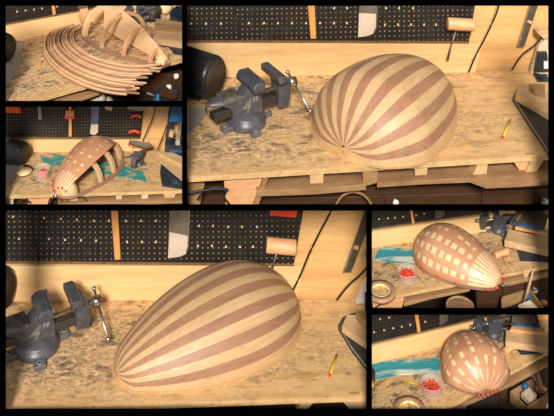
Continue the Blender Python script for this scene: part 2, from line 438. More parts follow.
# ------------------------------------------------------------------ bench vice
def vice(c, loc, yaw, label, sc=1.0, text=True, handle=True, zs=1.0, jl=.084):
    t = Thing(c, 'bench_vice', label, 'vice', loc, yaw, scale=(sc, sc, sc*zs))
    # swivel base with lugs
    mb = MB().lathe([(0, 0), (.088, 0), (.090, .006), (.088, .03), (.080, .036), (.080, .044), (.072, .052), (0, .053)], n=40)
    b = t.part('swivel_base', mb, 'iron')
    for a in (6, 95, 185, 262):
        ca, sa = math.cos(R(a)), math.sin(R(a))
        mb = MB().box((ca*.1, sa*.1, .012), (.062, .046, .024), R(a)).bevel(.004)
        mb.lathe([(.006, 0), (.012, 0), (.012, .004), (.006, .004)], (ca*.115, sa*.115, .024), n=12, closed=True)
        l = t.part('lug', mb, 'iron')
        t.part('bolt_hole', MB().lathe([(0, 0), (.008, 0), (.008, .002), (0, .002)], (ca*.115, sa*.115, .0235), n=12), 'cable', parent=l)
    # main casting, outlined in side view (x,z), waisted above the base
    side = [(-.085, .05), (.066, .05), (.068, .088), (.060, .142), (.052, .150), (.045, .182), (.000, .182), (-.035, .142), (-.13, .138), (-.128, .118), (-.098, .105), (-.086, .080)]
    mb = MB().prism([(x, -.034, z) for x, z in side], (0, .068, 0)).bevel(.006)
    body = t.part('fixed_body', mb, 'iron')
    mb = MB().prism([(-.135, -.040, .135), (-.040, -.044, .135), (-.040, .044, .135), (-.135, .040, .135)], (0, 0, .020)).bevel(.004)
    t.part('anvil', mb, 'iron')
    t.part('anvil_face', MB().box((-.086, 0, .157), (.078, .074, .006)).bevel(.001), 'jaw')
    mb = MB().tube([(-.10, 0, .0), (-.15, 0, .0), (-.185, 0, .002), (-.205, 0, .004)], [.040, .036, .024, .006], 16); mb.bm.transform(Matrix.Translation((0, 0, .137)) @ Matrix.Diagonal((1, 1, .45, 1)))
    t.part('anvil_horn', mb, 'iron')
    # jaws
    mb = MB().prism([(-.006, -jl, .166), (.050, -jl, .166), (.054, -jl, .190), (.040, -jl, .210), (.006, -jl, .210), (-.010, -jl, .190)], (0, jl*2, 0)).bevel(.006, 3)
    t.part('fixed_jaw', mb, 'iron')
    t.part('jaw_plate', MB().box((.050, 0, .196), (.010, jl*1.94, .028)).bevel(.002), 'jaw')
    mb = MB().prism([(.128, -jl, .176), (.176, -jl, .176), (.174, -jl, .192), (.160, -jl, .210), (.128, -jl, .210)], (0, jl*2, 0)).bevel(.006, 3)
    t.part('moving_jaw', mb, 'iron')
    t.part('jaw_plate', MB().box((.128, 0, .195), (.010, jl*1.94, .028)).bevel(.002), 'jaw')
    mb = MB().prism([(.15, -.04, .045), (.205, -.04, .045), (.215, -.04, .10), (.21, -.04, .15), (.185, -.04, .182), (.14, -.04, .182), (.15, -.04, .14)], (0, .08, 0)).bevel(.008, 3)
    t.part('moving_body', mb, 'iron')
    t.part('slide_bar', MB().box((.010, 0, .082), (.37, .050, .038)).bevel(.003), 'darkiron')
    t.part('screw', MB().tube([(-.205, 0, .118), (.22, 0, .122)], .012, 14), 'screw')
    if handle:
        mb = MB().tube([(.21, 0, .127), (.228, 0, .127)], .015, 16); mb.tube([(.226, 0, .127), (.262, 0, .127)], .021, 18)
        t.part('handle_boss', mb, 'steel')
        a, b_ = Vector((.248, -.028, .160)), Vector((.248, -.028, .160)).lerp(Vector((.248, .045, .16)), 0)
        p0, p1 = Vector((.248, .045, .152)), Vector((.248, -.150, .058))
        mb = MB().tube([p0, p1], .0055, 12); mb.ball(p0, .0095); mb.ball(p1, .0105)
        t.part('tommy_bar', mb, 'steel')
    if text:
        cu = bpy.data.curves.new('size_mark', 'FONT'); cu.body = '4"'; cu.size = .085; cu.extrude = .0015; cu.shear = .25; cu.offset = .0012
        tmp = bpy.data.objects.new('tmp', cu); COL.objects.link(tmp)
        bpy.context.view_layer.update()
        me = bpy.data.meshes.new_from_object(tmp); bpy.data.objects.remove(tmp)
        o = bpy.data.objects.new('size_mark', me); COL.objects.link(o); me.materials.append(M['mark'])
        o.parent = t.o; o.location = (-.042, -.0352, .070); o.rotation_euler = (R(90), 0, 0); CELLOF[me] = c
        o['label'] = 'raised 4" size mark'
    return t

def motor(c, loc, yaw, r, L, label, silver=False, mat='motor'):
    t = Thing(c, 'grinder_motor', label, 'motor', loc, yaw)
    a = (1, 0, 0); o = (0, 0, r)
    t.part('housing', MB().lathe([(0, -L), (r*.94, -L), (r, -L+.01), (r, -r*.28), (r*.97, -r*.12), (r*.88, -.004), (r*.84, 0), (r*.84, -.01), (0, -.01)], o, a, 44), mat)
    # grille disc: local x-z pattern comes from its own object space
    g = MB().lathe([(0, 0), (r*.84, 0), (r*.84, .004), (0, .004)], (0, 0, 0), (0, -1, 0), 40)
    go = finish('vent_grille', g, 'grille', c); go.parent = t.o; go.location = (-.004, 0, r); go.rotation_euler = (0, 0, R(90))
    if silver:
        t.part('silver_band', MB().lathe([(r*1.01, -L*.62), (r*1.03, -L*.62), (r*1.03, -L), (r*1.01, -L)], o, a, 40, closed=True), 'grey')
    f = MB().box((-L*.5, 0, .006), (L*.7, r*1.3, .012)).bevel(.003); t.part('foot', f, 'darkiron')
    t.part('terminal_screw', MB().ball((-.012, -r*.72, r*1.72), .006), 'jaw')
    return t

def mallet(c, head, handle, label, r, off=.05, hr=(.006, .009), ground=False):
    """head: two px, handle: list of px"""
    P = (lambda x, y, o=off: c.g(x, y, r)) if ground else (lambda x, y, o=off: c.w(x, y, o))
    a, b = P(*head[0]), P(*head[1]); base = P(*handle[-1])
    d = b-a; t = Thing(c, 'mallet', label, 'mallet', (a+b)/2, math.atan2(d.y, d.x))
    t.part('head', MB().tube([a, a.lerp(b, .03), a.lerp(b, .97), b], [r*.92, r, r, r*.92], 24), 'mallet', world=True)
    t.part('red_band', MB().tube([a.lerp(b, .02)+Vector((0,0,-r*.72)), a.lerp(b, .75)+Vector((0,0,-r*.72))], r*.42, 16), 'red', world=True)
    hp = [P(*q, off-.02) if not ground else c.g(q[0], q[1], r*.5) for q in handle]
    t.part('handle', MB().tube([(a+b)/2]+hp[1:] if ground else hp, [hr[0]]*(len(hp)-1)+[hr[1]], 10), 'mouldedge' if ground else 'jaw', world=True)
    return t

def strapline(c, name, label, cat, pts, off, r, mat, group=None, sub=8):
    P = spline([c.w(p[0], p[1], p[2] if len(p) > 2 else off) for p in pts], sub)
    return solo(c, name, label, cat, MB().tube(P, r, 8), mat, group)

def jar(c, px, py, r, h, label, pinlabel):
    g = c.g(px, py); t = Thing(c, 'glass_jar', label, 'jar', g, 0)
    th = .003
    t.part('jar_wall', MB().lathe([(r*.9, 0), (r, .006), (r, h*.9), (r*1.04, h), (r*.98, h), (r-th, h*.9), (r-th, .01), (r*.85, .006)], n=36, closed=True), 'glass')
    mb = MB(); rnd = random.Random(int(px))
    for _ in range(120):
        a, q = rnd.random()*6.28, (r-.009)*math.sqrt(rnd.random()); z = .008+rnd.random()*h*.42
        d = Vector((rnd.uniform(-1, 1), rnd.uniform(-1, 1), rnd.uniform(-.6, .6))).normalized()*.004*max(1, c.k*1.6)
        p = g+Vector((q*math.cos(a), q*math.sin(a), z)); mb.tube([p-d, p+d], .0030, 6)
    solo(c, 'push_pins', pinlabel, 'push pins', mb, 'red', kind='stuff')
    return t

def pin(c, P, d, label, group, s=1.0):
    d = Vector(d).normalized()*.011*s
    solo(c, 'push_pin', label, 'push pin', MB().tube([P, P+d*.6, P+d*.6, P+d], [.0032*s, .0026*s, .0044*s, .0044*s], 10), 'red', group)

def knob(c, th, p, n, r, parent=None):
    n = Vector(n)
    return th.part('knob', MB().lathe([(r*.5, 0), (r*.4, r*.5), (r*.9, r*.9), (r, r*1.3), (r*.7, r*1.7), (0, r*1.8)], p, n, 18), 'white', parent=parent, world=True)

def chips(c, pts, n, label, seed=1, size=.006, mat='palewood'):
    """loose wood shavings and sawdust scattered over a patch of bench"""
    rnd = random.Random(seed); mb = MB(); k = size*max(c.k, .55)
    for _ in range(n):
        cx, cy, sx, sy = pts[rnd.randrange(len(pts))]
        p = c.g(rnd.gauss(cx, sx), rnd.gauss(cy, sy)); p.z += .0015
        a = rnd.random()*6.28; l = k*rnd.uniform(.5, 1.6)
        mb.box(p, (l, l*rnd.uniform(.3, .7), .0012), a, rnd.uniform(-.4, .4), rnd.uniform(-.4, .4))
    return solo(c, 'wood_shavings', label, 'shavings', mb, mat, kind='stuff')

# ================================================================== C : large upper picture
c = CC
wall(c, -1.0, .75)
shell(c, 0, 0)
c1 = c
wallthing(c, 'backboard', 'long plain pine backboard behind the vice and bowl in the large upper picture', 'board', [(165, 78), (474, 71.8), (482, 41), (165, 41)], -.018, .018, 'pine')
wallthing(c, 'wall_panel', 'plywood wall panel with hanging cables in the large upper picture', 'wall panel', [(440, 73), (570, 69), (575, -12), (440, -12)], -.034, .012, 'ply', kind='structure').name = 'wall_right'
PEG = peg_mat('pegboard_big', .0245, .0038, .1, .25, .82)
pegboard(c, 'narrow black pegboard at the left of the large upper picture, above the motor', [(165, 40.3), (239.6, 40.3), (232, -12), (165, -12)], PEG, .003,
         [(191, 23), (206, 23), (221, 23)])
pegboard(c, 'wide black pegboard holding the mallet in the large upper picture', [(240.4, 40.3), (469, 41.2), (478, -12), (233, -12)], PEG, .003,
         [(249, 22.5), (264, 22.5), (278, 22.5), (292, 22.5), (306, 22.5), (320, 22.5), (334, 22.5), (347, 22.5), (385, 24), (398, 24), (411, 24), (424, 24), (436, 24), (334, 7.5), (347, 7.5), (386, 7.5), (399, 7.5), (413, 7.5)])
def hangstick(c, pts, label, off=.012, th=.012):
    q = [c.w(x, y, off) for x, y in pts]; mb = MB().prism(q, c.wn*th).bevel(.002)
    return solo(c, 'wooden_stick', label, 'stick', mb, 'stick', origin=q[0], rz=c.wyaw)
hangstick(c, [(310.5, 38), (316, 37.8), (314, -8), (306.5, -8)], 'orange-brown wooden stick hanging on pegboard of the large upper picture')
def sawblade(c, pts, label, off=.014, mat='blade', split=None, tip=None):
    t = Thing(c, 'saw_blade', label, 'saw', c.w(*pts[0], off), c.wyaw)
    t.part('blade', c.wp(pts, off, .003), mat, world=True)
    if tip: t.part('tip_sheen', c.wp(tip, off+.003, .001), 'bladesheen', world=True)  # reflection split of the blade painted as a paler lower sheet
    if split: t.part('back_edge', c.wp(split, off-.002, .008), 'steel', world=True)
    return t
sawblade(c, [(358, 37.2), (367, 36), (373.5, 33.5), (377, 27), (378, -8), (360, -8)], 'pale steel saw blade hanging above the bowl in the large upper picture', tip=[(358, 37.2), (367, 36), (373.5, 33.5), (376.5, 27), (377, 14), (359, 13)], split=[(373.5, 33.5), (377, 27), (378, -8), (376.5, -8), (375.5, 27), (373, 31.5)])
mallet(c, [(447.5, 23.5), (474, 25)], [(456, 31), (451, 46), (447.5, 60)], 'wooden mallet with red band hanging at the pegboard corner, large upper picture', .029, .05, (.004, .007))
strapline(c, 'hanging_cable', 'black cable hanging in front of plywood right of the mallet, large upper picture', 'cable', [(501, -6), (497, 12), (487, 34), (476, 55), (469, 72)], .05, .0042, 'cable')
strapline(c, 'power_cable', 'black cable curving up to the right edge above the bench saw, large upper picture', 'cable', [(556, 22), (548, 30), (536, 44), (522, 55), (512, 70)], .05, .0042, 'cable')
def ruler(c, pts, edge, label, slot=None):
    t = Thing(c, 'steel_ruler', label, 'ruler', c.w(*pts[0], .012), c.wyaw)
    t.part('bar', c.wp(pts, .008, .004), 'bronze', world=True); t.part('bright_edge', c.wp(edge, .008, .007), 'steel', world=True)
    if slot: t.part('label_patch', c.wp(slot, .012, .002), 'mallet', world=True)
ruler(c, [(518, 46), (524, 46.5), (539.5, 0), (532, 0)], [(517.2, 46), (518.8, 46), (533, 0), (531.4, 0)], 'dark metal rule with bright edge hanging on plywood, large upper picture', [(527, 22), (531, 24), (532, 21), (528, 20)])
# bench saw corner at the right edge
def bench_saw_big(c, dx, dy, label, lab2, lab3):
    q = lambda L: [(x+dx, y+dy) for x, y in L]
    t = Thing(c, 'bench_saw', label, 'saw', c.g(545+dx, 78+dy), c.wyaw)
    t.part('pale_housing', c.wp(q([(529, 71), (560, 71), (560, 24), (547, 31), (538, 41)]), .02, .03), 'paper', world=True)
    t.part('motor_panel', c.wp(q([(533, 70), (547, 70), (546, 51), (537, 51)]), .05, .02), 'slate', world=True)
    t.part('switch_plate', c.wp(q([(543.5, 68), (548, 68), (548, 61), (543.5, 61)]), .07, .008), 'white', world=True)
    t.part('blue_table', c.wp(q([(532, 75.5), (562, 83), (562, 76), (532, 70.5)]), .03, .09), 'navy', world=True)
    if lab2: solo(c, 'wood_offcut', lab2, 'offcut', c.wp(q([(534, 28), (541, 34.5), (556, 30), (556, 27), (536, 26)]), .02, .05), 'palewood')
bench_saw_big(c, 0, 0, 'pale machine housing with navy table at right edge, large upper picture', 'small wood offcut sticking out above machine at right edge, large upper picture', None)
def base_tray(c, dx, dy, la, lb):
    q = lambda L: [(x+dx, y+dy) for x, y in L]
    t = Thing(c, 'slate_plate', la, 'base', c.g(530+dx, 110+dy), 0)
    t.part('base_plate', c.gp(q([(512.4, 98), (517, 89), (560, 86), (560, 172), (543, 144), (528, 122)]), 0, .016), 'slate', world=True)
    P = [c.g(x+dx, y+dy, .018) for x, y in [(512.8, 97), (528.2, 121), (543, 143), (560, 171)]]
    t.part('bright_edge', MB().tube(P, .0026, 8), 'grey', world=True)  # highlight along the plate edge, modelled as a thin pale bead
    mb = c.gp(q([(515.5, 95), (519, 84.5), (562, 86), (562, 122)]), .018, .045)
    solo(c, 'wooden_board', lb, 'board', mb, 'palewood')
    solo(c, 'wood_block', lb.replace('plywood board', 'small wood block on the plywood board'), 'block', c.gp(q([(529, 84), (545, 84), (545, 92), (534, 89)]), .046, .075), 'dullpine')
base_tray(c, 0, 0, 'dark slate machine base plate at right edge of large upper picture', 'plywood board lying on dark base plate, large upper picture')
pencil(c, (511.5, 118.5), (502.3, 139.5), 'yellow and black pencil with red end right of the bowl, large upper picture')
motor(c, c.g(216, 99), R(-33), .098, .34, 'black drum motor with perforated end left of the vice, large upper picture')
def stand(c, pts, label, dz=.012, leg=None):
    t = Thing(c, 'machine_stand', label, 'stand', c.g(*pts[0]), 0)
    t.part('plate', c.gp(pts, 0, dz), 'grey', world=True)
    return t
stand(c, [(170, 140), (188, 135), (210, 108), (170, 108)], 'light grey machine plate beneath the black motor, large upper picture')
vice(c, c.g(246.3, 123.5), R(31), 'dark grey 4" bench vice on the bench of the large upper picture', 1.0)
# bowl
PC = (.284, 4.247, .927, .80, .299, .272, .301, .161, .603)
alt = lambda j, s, q: j % 2
bowl(c, PC, 'lute_bowl', 'striped light and dark ribbed lute bowl resting over bench front, large upper picture', 'lute bowl', 19, ['light_rib', 'dark_rib'], alt, tz=1.2)
chips(c, [(275, 115, 22, 8), (290, 95, 12, 7), (300, 130, 20, 12), (262, 145, 20, 6)], 200, 'loose wood shavings around the vice in the large upper picture', 3)
# under the bench
def block(c, pts, off, th, label, mat='palewood', name='spacer_block'):
    q = [c.f(x, y, off) for x, y in pts]
    return solo(c, name, label, 'block', c.fp(pts, off, th).bevel(.0015), mat, origin=q[0], rz=c.fyaw)
def lowplank(c, pts, dz, th, label, name='pallet_plank', mat='dullpine'):
    mb = MB().prism([c.g(x, y, dz) for x, y in pts], (0, 0, -th)).bevel(.002)
    return solo(c, name, label, 'plank', mb, mat, rz=c.fyaw)
lowplank(c, [(256, 191), (315, 189), (366, 184.5), (366, 170), (256, 174)], -.075, .024, 'lower pallet plank under the bench left of the bowl, large upper picture')
lowplank(c, [(377, 183.5), (420, 180.5), (470, 178.5), (486, 184.5), (520, 183), (560, 180), (560, 160), (377, 170)], -.07, .018, 'lower pallet plank under the bench right of the bowl, large upper picture')
block(c, [(310, 184), (323.5, 183.5), (323.5, 173), (310, 174)], .01, .05, 'small grey spacer block under the bench left of the bowl, large upper picture')
block(c, [(363, 187), (377, 183), (378, 172), (363, 171)], .005, .06, 'rough pallet block end directly beneath the bowl, large upper picture', 'dullpine')
block(c, [(415, 176), (427, 175), (428, 165), (415, 166)], .012, .05, 'small grey spacer block under the bench right below the bowl, large upper picture')
block(c, [(472, 177), (480, 181), (486, 179), (488, 163), (478, 164)], .01, .06, 'splintered pale block end beneath the bench near the pencil, large upper picture', 'palewood')
block(c, [(524, 177.5), (533, 178), (545, 158), (532, 159)], .004, .05, 'slanting pale pallet block under bench at right, large upper picture')
block(c, [(513, 161), (524, 177.5), (531, 160)], .02, .04, 'triangular pale block face beside the slanting pallet block, large upper picture', 'mallet')
block(c, [(226, 212), (250, 212), (265, 178), (224, 181)], .03, .02, 'pale box side board under the bench left, large upper picture', 'mallet', 'box_side')
block(c, [(251, 212), (256, 212), (269, 177), (264, 177)], .01, .02, 'brown slanting plank edge under bench left, large upper picture', 'dullpine', 'plank_edge')
block(c, [(170, 215), (198, 215), (205, 183), (170, 184)], .06, .02, 'shadowed board at lower left corner, large upper picture', 'dullpine', 'box_side')
def fline(c, name, label, pts, off, r, mat='cable'):
    return solo(c, name, label, 'cable', MB().tube(spline([c.f(x, y, off) for x, y in pts], 8), r, 8), mat)
fline(c, 'clamp_cable', 'black cable running under bench at lower left, large upper picture', [(180, 195), (200, 191), (215, 189), (228, 189.5)], -.01, .005)
fline(c, 'coiled_lead', 'black looped lead hanging beneath the bench left, large upper picture', [(197, 200), (206, 190), (218, 187), (226, 190), (224, 197), (230, 205)], .0, .004)
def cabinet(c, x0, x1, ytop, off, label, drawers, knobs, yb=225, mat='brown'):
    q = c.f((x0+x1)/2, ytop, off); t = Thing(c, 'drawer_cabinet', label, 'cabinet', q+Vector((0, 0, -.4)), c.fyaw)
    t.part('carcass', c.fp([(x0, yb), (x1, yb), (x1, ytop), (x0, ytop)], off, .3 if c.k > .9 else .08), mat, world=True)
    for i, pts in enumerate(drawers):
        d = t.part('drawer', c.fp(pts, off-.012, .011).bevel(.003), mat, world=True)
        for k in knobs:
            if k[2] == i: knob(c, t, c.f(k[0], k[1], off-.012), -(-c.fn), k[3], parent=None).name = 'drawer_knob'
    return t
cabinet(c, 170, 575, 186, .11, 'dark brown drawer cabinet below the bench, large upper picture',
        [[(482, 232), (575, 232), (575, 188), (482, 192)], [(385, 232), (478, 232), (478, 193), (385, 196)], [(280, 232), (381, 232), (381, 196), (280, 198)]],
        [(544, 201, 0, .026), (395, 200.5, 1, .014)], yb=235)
solo(c, 'wire_coil', 'coil of dull wire in the shadow beneath the bowl, large upper picture', 'coil', MB().lathe([(.075, 0), (.082, .004), (.088, 0), (.082, -.004)], c.f(354, 214, .03), (0, -1, .3), 36, closed=True), 'dullpine')

# ================================================================== D : large lower picture
c = CD
wall(c, -1.0, .9)
shell(c, 0, 0)
wallthing(c, 'backboard', 'long plain pine backboard behind the vice and bowl in the large lower picture', 'board', [(-15, 301.2), (296, 299.6), (304, 263.5), (-15, 263.5)], -.018, .018, 'pine')
wallthing(c, 'wall_panel', None, None, [(270, 299.5), (390, 299), (390, 195), (270, 195)], -.034, .012, 'ply', kind='structure').name = 'wall_right'
PEGD = peg_mat('pegboard_large_low', .0252, .0038, .05, .2, .8)
pegboard(c, 'narrow black pegboard at the left of the large lower picture', [(-15, 261), (38.5, 261), (27, 195), (-15, 195)], PEGD, .003, [(13, 216), (19, 238)])
pegboard(c, 'wide black pegboard above the bowl in the large lower picture', [(39.2, 261), (294, 263.8), (306, 195), (27.6, 195)], PEGD, .003,
         [(44, 217), (61, 218), (77, 219), (49, 238), (65, 239), (81, 239.5), (94, 220), (109, 220), (126, 220), (141, 220), (156, 220), (96, 240), (127, 241), (142, 241), (156, 241),
          (199, 225), (213, 225), (228, 226), (242, 226), (257, 226), (198, 245), (212, 245), (226, 246), (240, 246), (253, 246)])
hangstick(c, [(115, 258.5), (121, 258), (117.5, 195), (110.3, 195)], 'orange-brown wooden stick hanging on pegboard of the large lower picture')
sawblade(c, [(168, 258), (180, 256.5), (186.5, 253.5), (189, 246), (190.5, 195), (170, 195)], 'pale steel saw blade hanging above the bowl in the large lower picture', tip=[(168, 258), (180, 256.5), (186.5, 253.5), (188.5, 246), (189, 236), (169.5, 232)], split=[(186.5, 253.5), (189, 246), (190.5, 195), (189, 195), (187.5, 246), (186, 251.5)])
mallet(c, [(266.5, 245), (296, 247.5)], [(277, 252), (274, 262), (271, 271)], 'wooden mallet with red band hanging at the pegboard corner, large lower picture', .033, .05, (.004, .007))
solo(c, 'red_clamp', 'red clamp bar cropped at the top edge above mallet, large lower picture', 'clamp', c.wp([(270, 213), (296, 215), (298, 205), (270, 205)], .01, .02), 'red')
strapline(c, 'hanging_cable', 'black cable hanging in front of plywood right of the mallet, large lower picture', 'cable', [(335, 198), (331, 211), (320, 232), (310, 252), (300, 276), (291, 294)], .05, .0045, 'cable')
strapline(c, 'power_cable', 'black cable curving up to the right edge of the large lower picture', 'cable', [(372, 262), (360, 275), (348, 286), (337, 300)], .045, .0045, 'cable')
ruler(c, [(343.5, 272), (351, 272), (378, 200), (369, 200)], [(342.7, 272), (344.4, 272), (370, 200), (368.2, 200)], 'dark metal rule with bright edge hanging on plywood, large lower picture', [(353, 248), (358, 250), (359, 246), (355, 245)])
t = Thing(c, 'bench_saw', 'white machine housing corner with navy foot at right edge, large lower picture', 'saw', c.g(362, 300), 0)
t.part('pale_housing', c.wp([(355.5, 299), (376, 299), (376, 262), (361, 283)], .0, .03), 'white', world=True)
t.part('navy_foot', c.wp([(364, 303), (378, 305), (378, 292), (364.5, 292)], .035, .05), 'navy', world=True)
solo(c, 'wood_offcut', 'wood offcut poking in at the right edge, large lower picture', 'offcut', c.wp([(361, 255), (368, 259), (380, 256), (380, 250), (364, 250)], .02, .05), 'palewood')
t = Thing(c, 'slate_plate', 'dark slate machine base plate at right edge of large lower picture', 'base', c.g(350, 345), 0)
t.part('base_plate', c.gp([(338, 326), (343, 317), (353, 313), (378, 312), (378, 384), (366, 367), (352, 349)], 0, .016), 'slate', world=True)
t.part('bright_edge', MB().tube([c.g(x, y, .018) for x, y in [(338.2, 325.4), (352, 348), (366, 366), (378, 383)]], .0026, 8), 'grey', world=True)  # pale bead painted in as the edge highlight
solo(c, 'wooden_board', 'plywood board lying on dark base plate, large lower picture', 'board', c.gp([(342, 326), (347, 315), (380, 314), (380, 352)], .018, .048), 'palewood')
solo(c, 'wood_block', 'small shadowed wood block on the plywood board, large lower picture', 'block', c.gp([(356, 312), (372, 312), (372, 321), (362, 319)], .05, .08), 'dullpine')
pencil(c, (338.2, 353), (329.3, 377.5), 'yellow and black pencil with red end right of the bowl, large lower picture')
motor(c, c.g(2, 315), R(-33), .10, .30, 'black perforated motor end cropped by left edge, large lower picture')
vice(c, c.g(37, 347), R(27), 'dark grey 4" bench vice left of the bowl in large lower picture', 1.10, zs=.85, jl=.068)
PD = (-.683, 4.235, .547, .887, .281, .232, .625, .193, .699)
bowl(c, PD, 'lute_bowl', 'striped light and dark lute bowl lying side-on with neck end left, large lower picture', 'lute bowl', 19, ['light_rib', 'dark_rib'], alt)
chips(c, [(95, 330, 22, 8), (105, 318, 12, 7), (75, 375, 30, 12), (30, 385, 25, 8)], 220, 'loose wood shavings around the vice in the large lower picture', 5)
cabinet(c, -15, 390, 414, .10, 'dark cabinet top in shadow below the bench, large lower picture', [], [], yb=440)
block(c, [(296, 412), (306, 412), (314, 402), (300, 404)], .02, .05, 'pale pallet block end under the bench right of the bowl, large lower picture')
block(c, [(352, 412), (372, 412), (372, 399), (342, 401)], .02, .05, 'pale pallet block under the bench at lower right corner, large lower picture')

# ================================================================== A : top left picture
c = CA
wall(c, -1.0, .6)
shell(c, 0, 0, dirt=1.1)
wallthing(c, 'backboard', 'long plain pine backboard behind the empty mould, top left picture', 'board', [(-10, 47), (196, 2), (196, -30), (-10, 27)], -.016, .016, 'pine')
PEGS = peg_mat('pegboard_small', .0165, .0022, .1, .3, .6)
pegboard(c, 'black pegboard strip cropped along the top edge, top left picture', [(-10, 26.2), (130, 1), (130, -30), (-10, -30)], PEGS, .003, [(17, 11), (25.5, 10), (34, 9), (42, 8), (57, 6)])
hangstick(c, [(52.5, 14.8), (55.5, 14.2), (53.5, -5), (49.5, -5)], 'short brown stick end on pegboard, top left picture', .01, .008)
sawblade(c, [(78, 8.8), (83, 8.2), (87, 6), (87, -5), (77, -5)], 'saw blade tip at the top edge, top left picture', .012)
motor(c, c.g(5.5, 65), R(-40), .064, .20, 'black motor end cropped by left edge, top left picture')
stand(c, [(-5, 92), (7, 86), (20, 63), (24, 42), (-5, 42)], 'pale machine plate beneath the motor, top left picture', .006)
pencil(c, (43.2, 60.5), (38.5, 71.5), 'yellow and black pencil left of the bent strips, top left picture')
# mould: flat base board, plywood spine and half-round ribs
yawA, LA, WA, HA = R(133.6), .60, .128, .128
pA = (.66, .15, .85)
tA = c.g(166.5, 67)
t = Thing(c, 'bowl_mould', 'skeleton lute mould with plywood spine and arched formers, top left picture', 'mould', tA, yawA)
def outl(L, W, k=1.0, n=48, s0=0.0): return [(s, prof(s, *pA)*k) for s in [sval(i, n)*(1-s0)+s0 for i in range(n+1)]]
mb = MB(); o = outl(LA, WA); outer = [Vector((s*LA, q*WA, 0)) for s, q in o] + [Vector((s*LA, -q*WA, 0)) for s, q in o[::-1]]
inner = [Vector((min(max(s*LA, .02), LA-.022), max(q*WA-.02, 0), 0)) for s, q in o] + [Vector((min(max(s*LA, .02), LA-.022), -max(q*WA-.02, 0), 0)) for s, q in o[::-1]]
n_ = len(outer)
A_ = [[mb.bm.verts.new(Vector((v.x, v.y, z))) for v in loop] for loop, z in ((outer, .001), (outer, .013), (inner, .013), (inner, .001))]
for q in range(4):
    for i in range(n_): mb._f([A_[q][i], A_[q][(i+1) % n_], A_[(q+1) % 4][(i+1) % n_], A_[(q+1) % 4][i]])
t.part('base_board', mb, 'rimdark')
sp_ = [(s*LA, prof(s, *pA)*HA) for s, _ in o if s < .80]
mb = MB().prism([(x, -.006, z+.013) for x, z in sp_] + [(LA*.79, -.006, .013), (0, -.006, .013)], (0, .012, 0)); t.part('spine_board', mb, 'mould')
for s in (.10, .32, .54, .80):
    q = prof(s, *pA); n = 28; w_ = .022 if s > .7 else .017
    th_ = .018 if s > .7 else .012
    for sd in (1, -1):
        rng = [math.pi/2*i/n for i in range(n+1)]
        ou = [Vector((s*LA-th_/2, sd*math.cos(a)*q*WA*.99, math.sin(a)*q*HA*.995+.013)) for a in rng]
        kk = max(.2, 1-w_/(q*WA))
        inn = [Vector((s*LA-th_/2, sd*math.cos(a)*q*WA*kk, math.sin(a)*q*HA*kk+.013)) for a in rng]
        mb = MB()
        for i in range(n):
            mb.prism([ou[i], ou[i+1], inn[i+1], inn[i]], (th_, 0, 0))
        bmesh.ops.remove_doubles(mb.bm, verts=mb.bm.verts, dist=1e-5)
        t.part('arched_former', mb, 'mould' if s > .7 else 'mouldedge')
# solid neck block
q = prof(.09, *pA)
mb = MB(); nb = [(s, prof(s, *pA)) for s in (0, .02, .05)]
ring = [[mb.bm.verts.new(Vector((s*LA, math.cos(a)*q_*WA*.9, math.sin(a)*q_*HA*.9+.013))) for a in [math.pi*i/14 for i in range(15)]] for s, q_ in nb]
for i in range(len(ring)-1):
    for j in range(14): mb._f([ring[i][j], ring[i+1][j], ring[i+1][j+1], ring[i][j+1]])
mb._f(ring[0][::-1]); mb._f(ring[-1])
t.part('neck_block', mb, 'mould')
mb = MB().lathe([(0, 0), (.085, 0), (.085, .01), (0, .01)], (LA*.97, -.02, .062), (1, 0, 0), 30); t.part('butt_disc', mb, 'mouldedge')
# bundle of bent strips
innerC = [(82, 31.5), (77, 35), (74, 41), (76, 50), (88, 60), (106, 67), (132, 71.5), (160, 70.5)]
outerC = [(62, 32.5), (49, 38), (43.5, 48), (46, 60), (60, 75), (82, 87), (108, 95), (134, 98)]
rnd = random.Random(4); NST = 34
for i in range(NST):
    u = i/(NST-1); u2 = u + rnd.uniform(-.008, .008)
    # two bundles with a gap between them
    u3 = .42*u2/.5 if u < .5 else .48+.52*(u2-.5)/.5
    zz = .010 + .008*math.sin(math.pi*min(1, u*1.2)) + (.012 if i % 3 else 0) + rnd.uniform(0, .004)
    L_ = [(a[0]*(1-u3)+b[0]*u3, a[1]*(1-u3)+b[1]*u3) for a, b in zip(innerC, outerC)]
    L_[-1] = (L_[-1][0]+rnd.uniform(-9, 6), L_[-1][1]+rnd.uniform(-1.5, 1))
    L_[0] = (L_[0][0]+rnd.uniform(-3, 3), L_[0][1]+rnd.uniform(-.5, .5))
    pts = spline([c.g(x, y) for x, y in L_], 8); mb = MB(); vs = []
    m_ = len(pts)
    for q, p in enumerate(pts):
        tt = (pts[min(q+1, m_-1)]-pts[max(q-1, 0)]).normalized(); nn = Vector((-tt.y, tt.x, 0))
        wd = .0062*(1-.55*abs(2*q/(m_-1)-1)**3); up = Vector((0, 0, 1))*wd + nn*wd*.35
        z0_ = Vector((0, 0, zz*(1 if q < m_-10 else 1)))
        vs.append([mb.bm.verts.new(p+z0_-up+nn*.0011), mb.bm.verts.new(p+z0_+up+nn*.0011), mb.bm.verts.new(p+z0_+up-nn*.0011), mb.bm.verts.new(p+z0_-up-nn*.0011)])
    for a, b in zip(vs, vs[1:]):
        for k in range(4): mb._f([a[k], a[(k+1)%4], b[(k+1)%4], b[k]], k in (0, 2))
    mb._f(vs[0]); mb._f(vs[-1][::-1])
    solo(c, 'bent_strip', 'thin curved wooden strip in the nested bundle before the mould, top left picture', 'strip', mb, 'strip_gap' if (i*7) % 11 in (1, 5, 8, 10) else 'strip', 'bent strips nested before the mould')  # darker strips read as shade between their neighbours
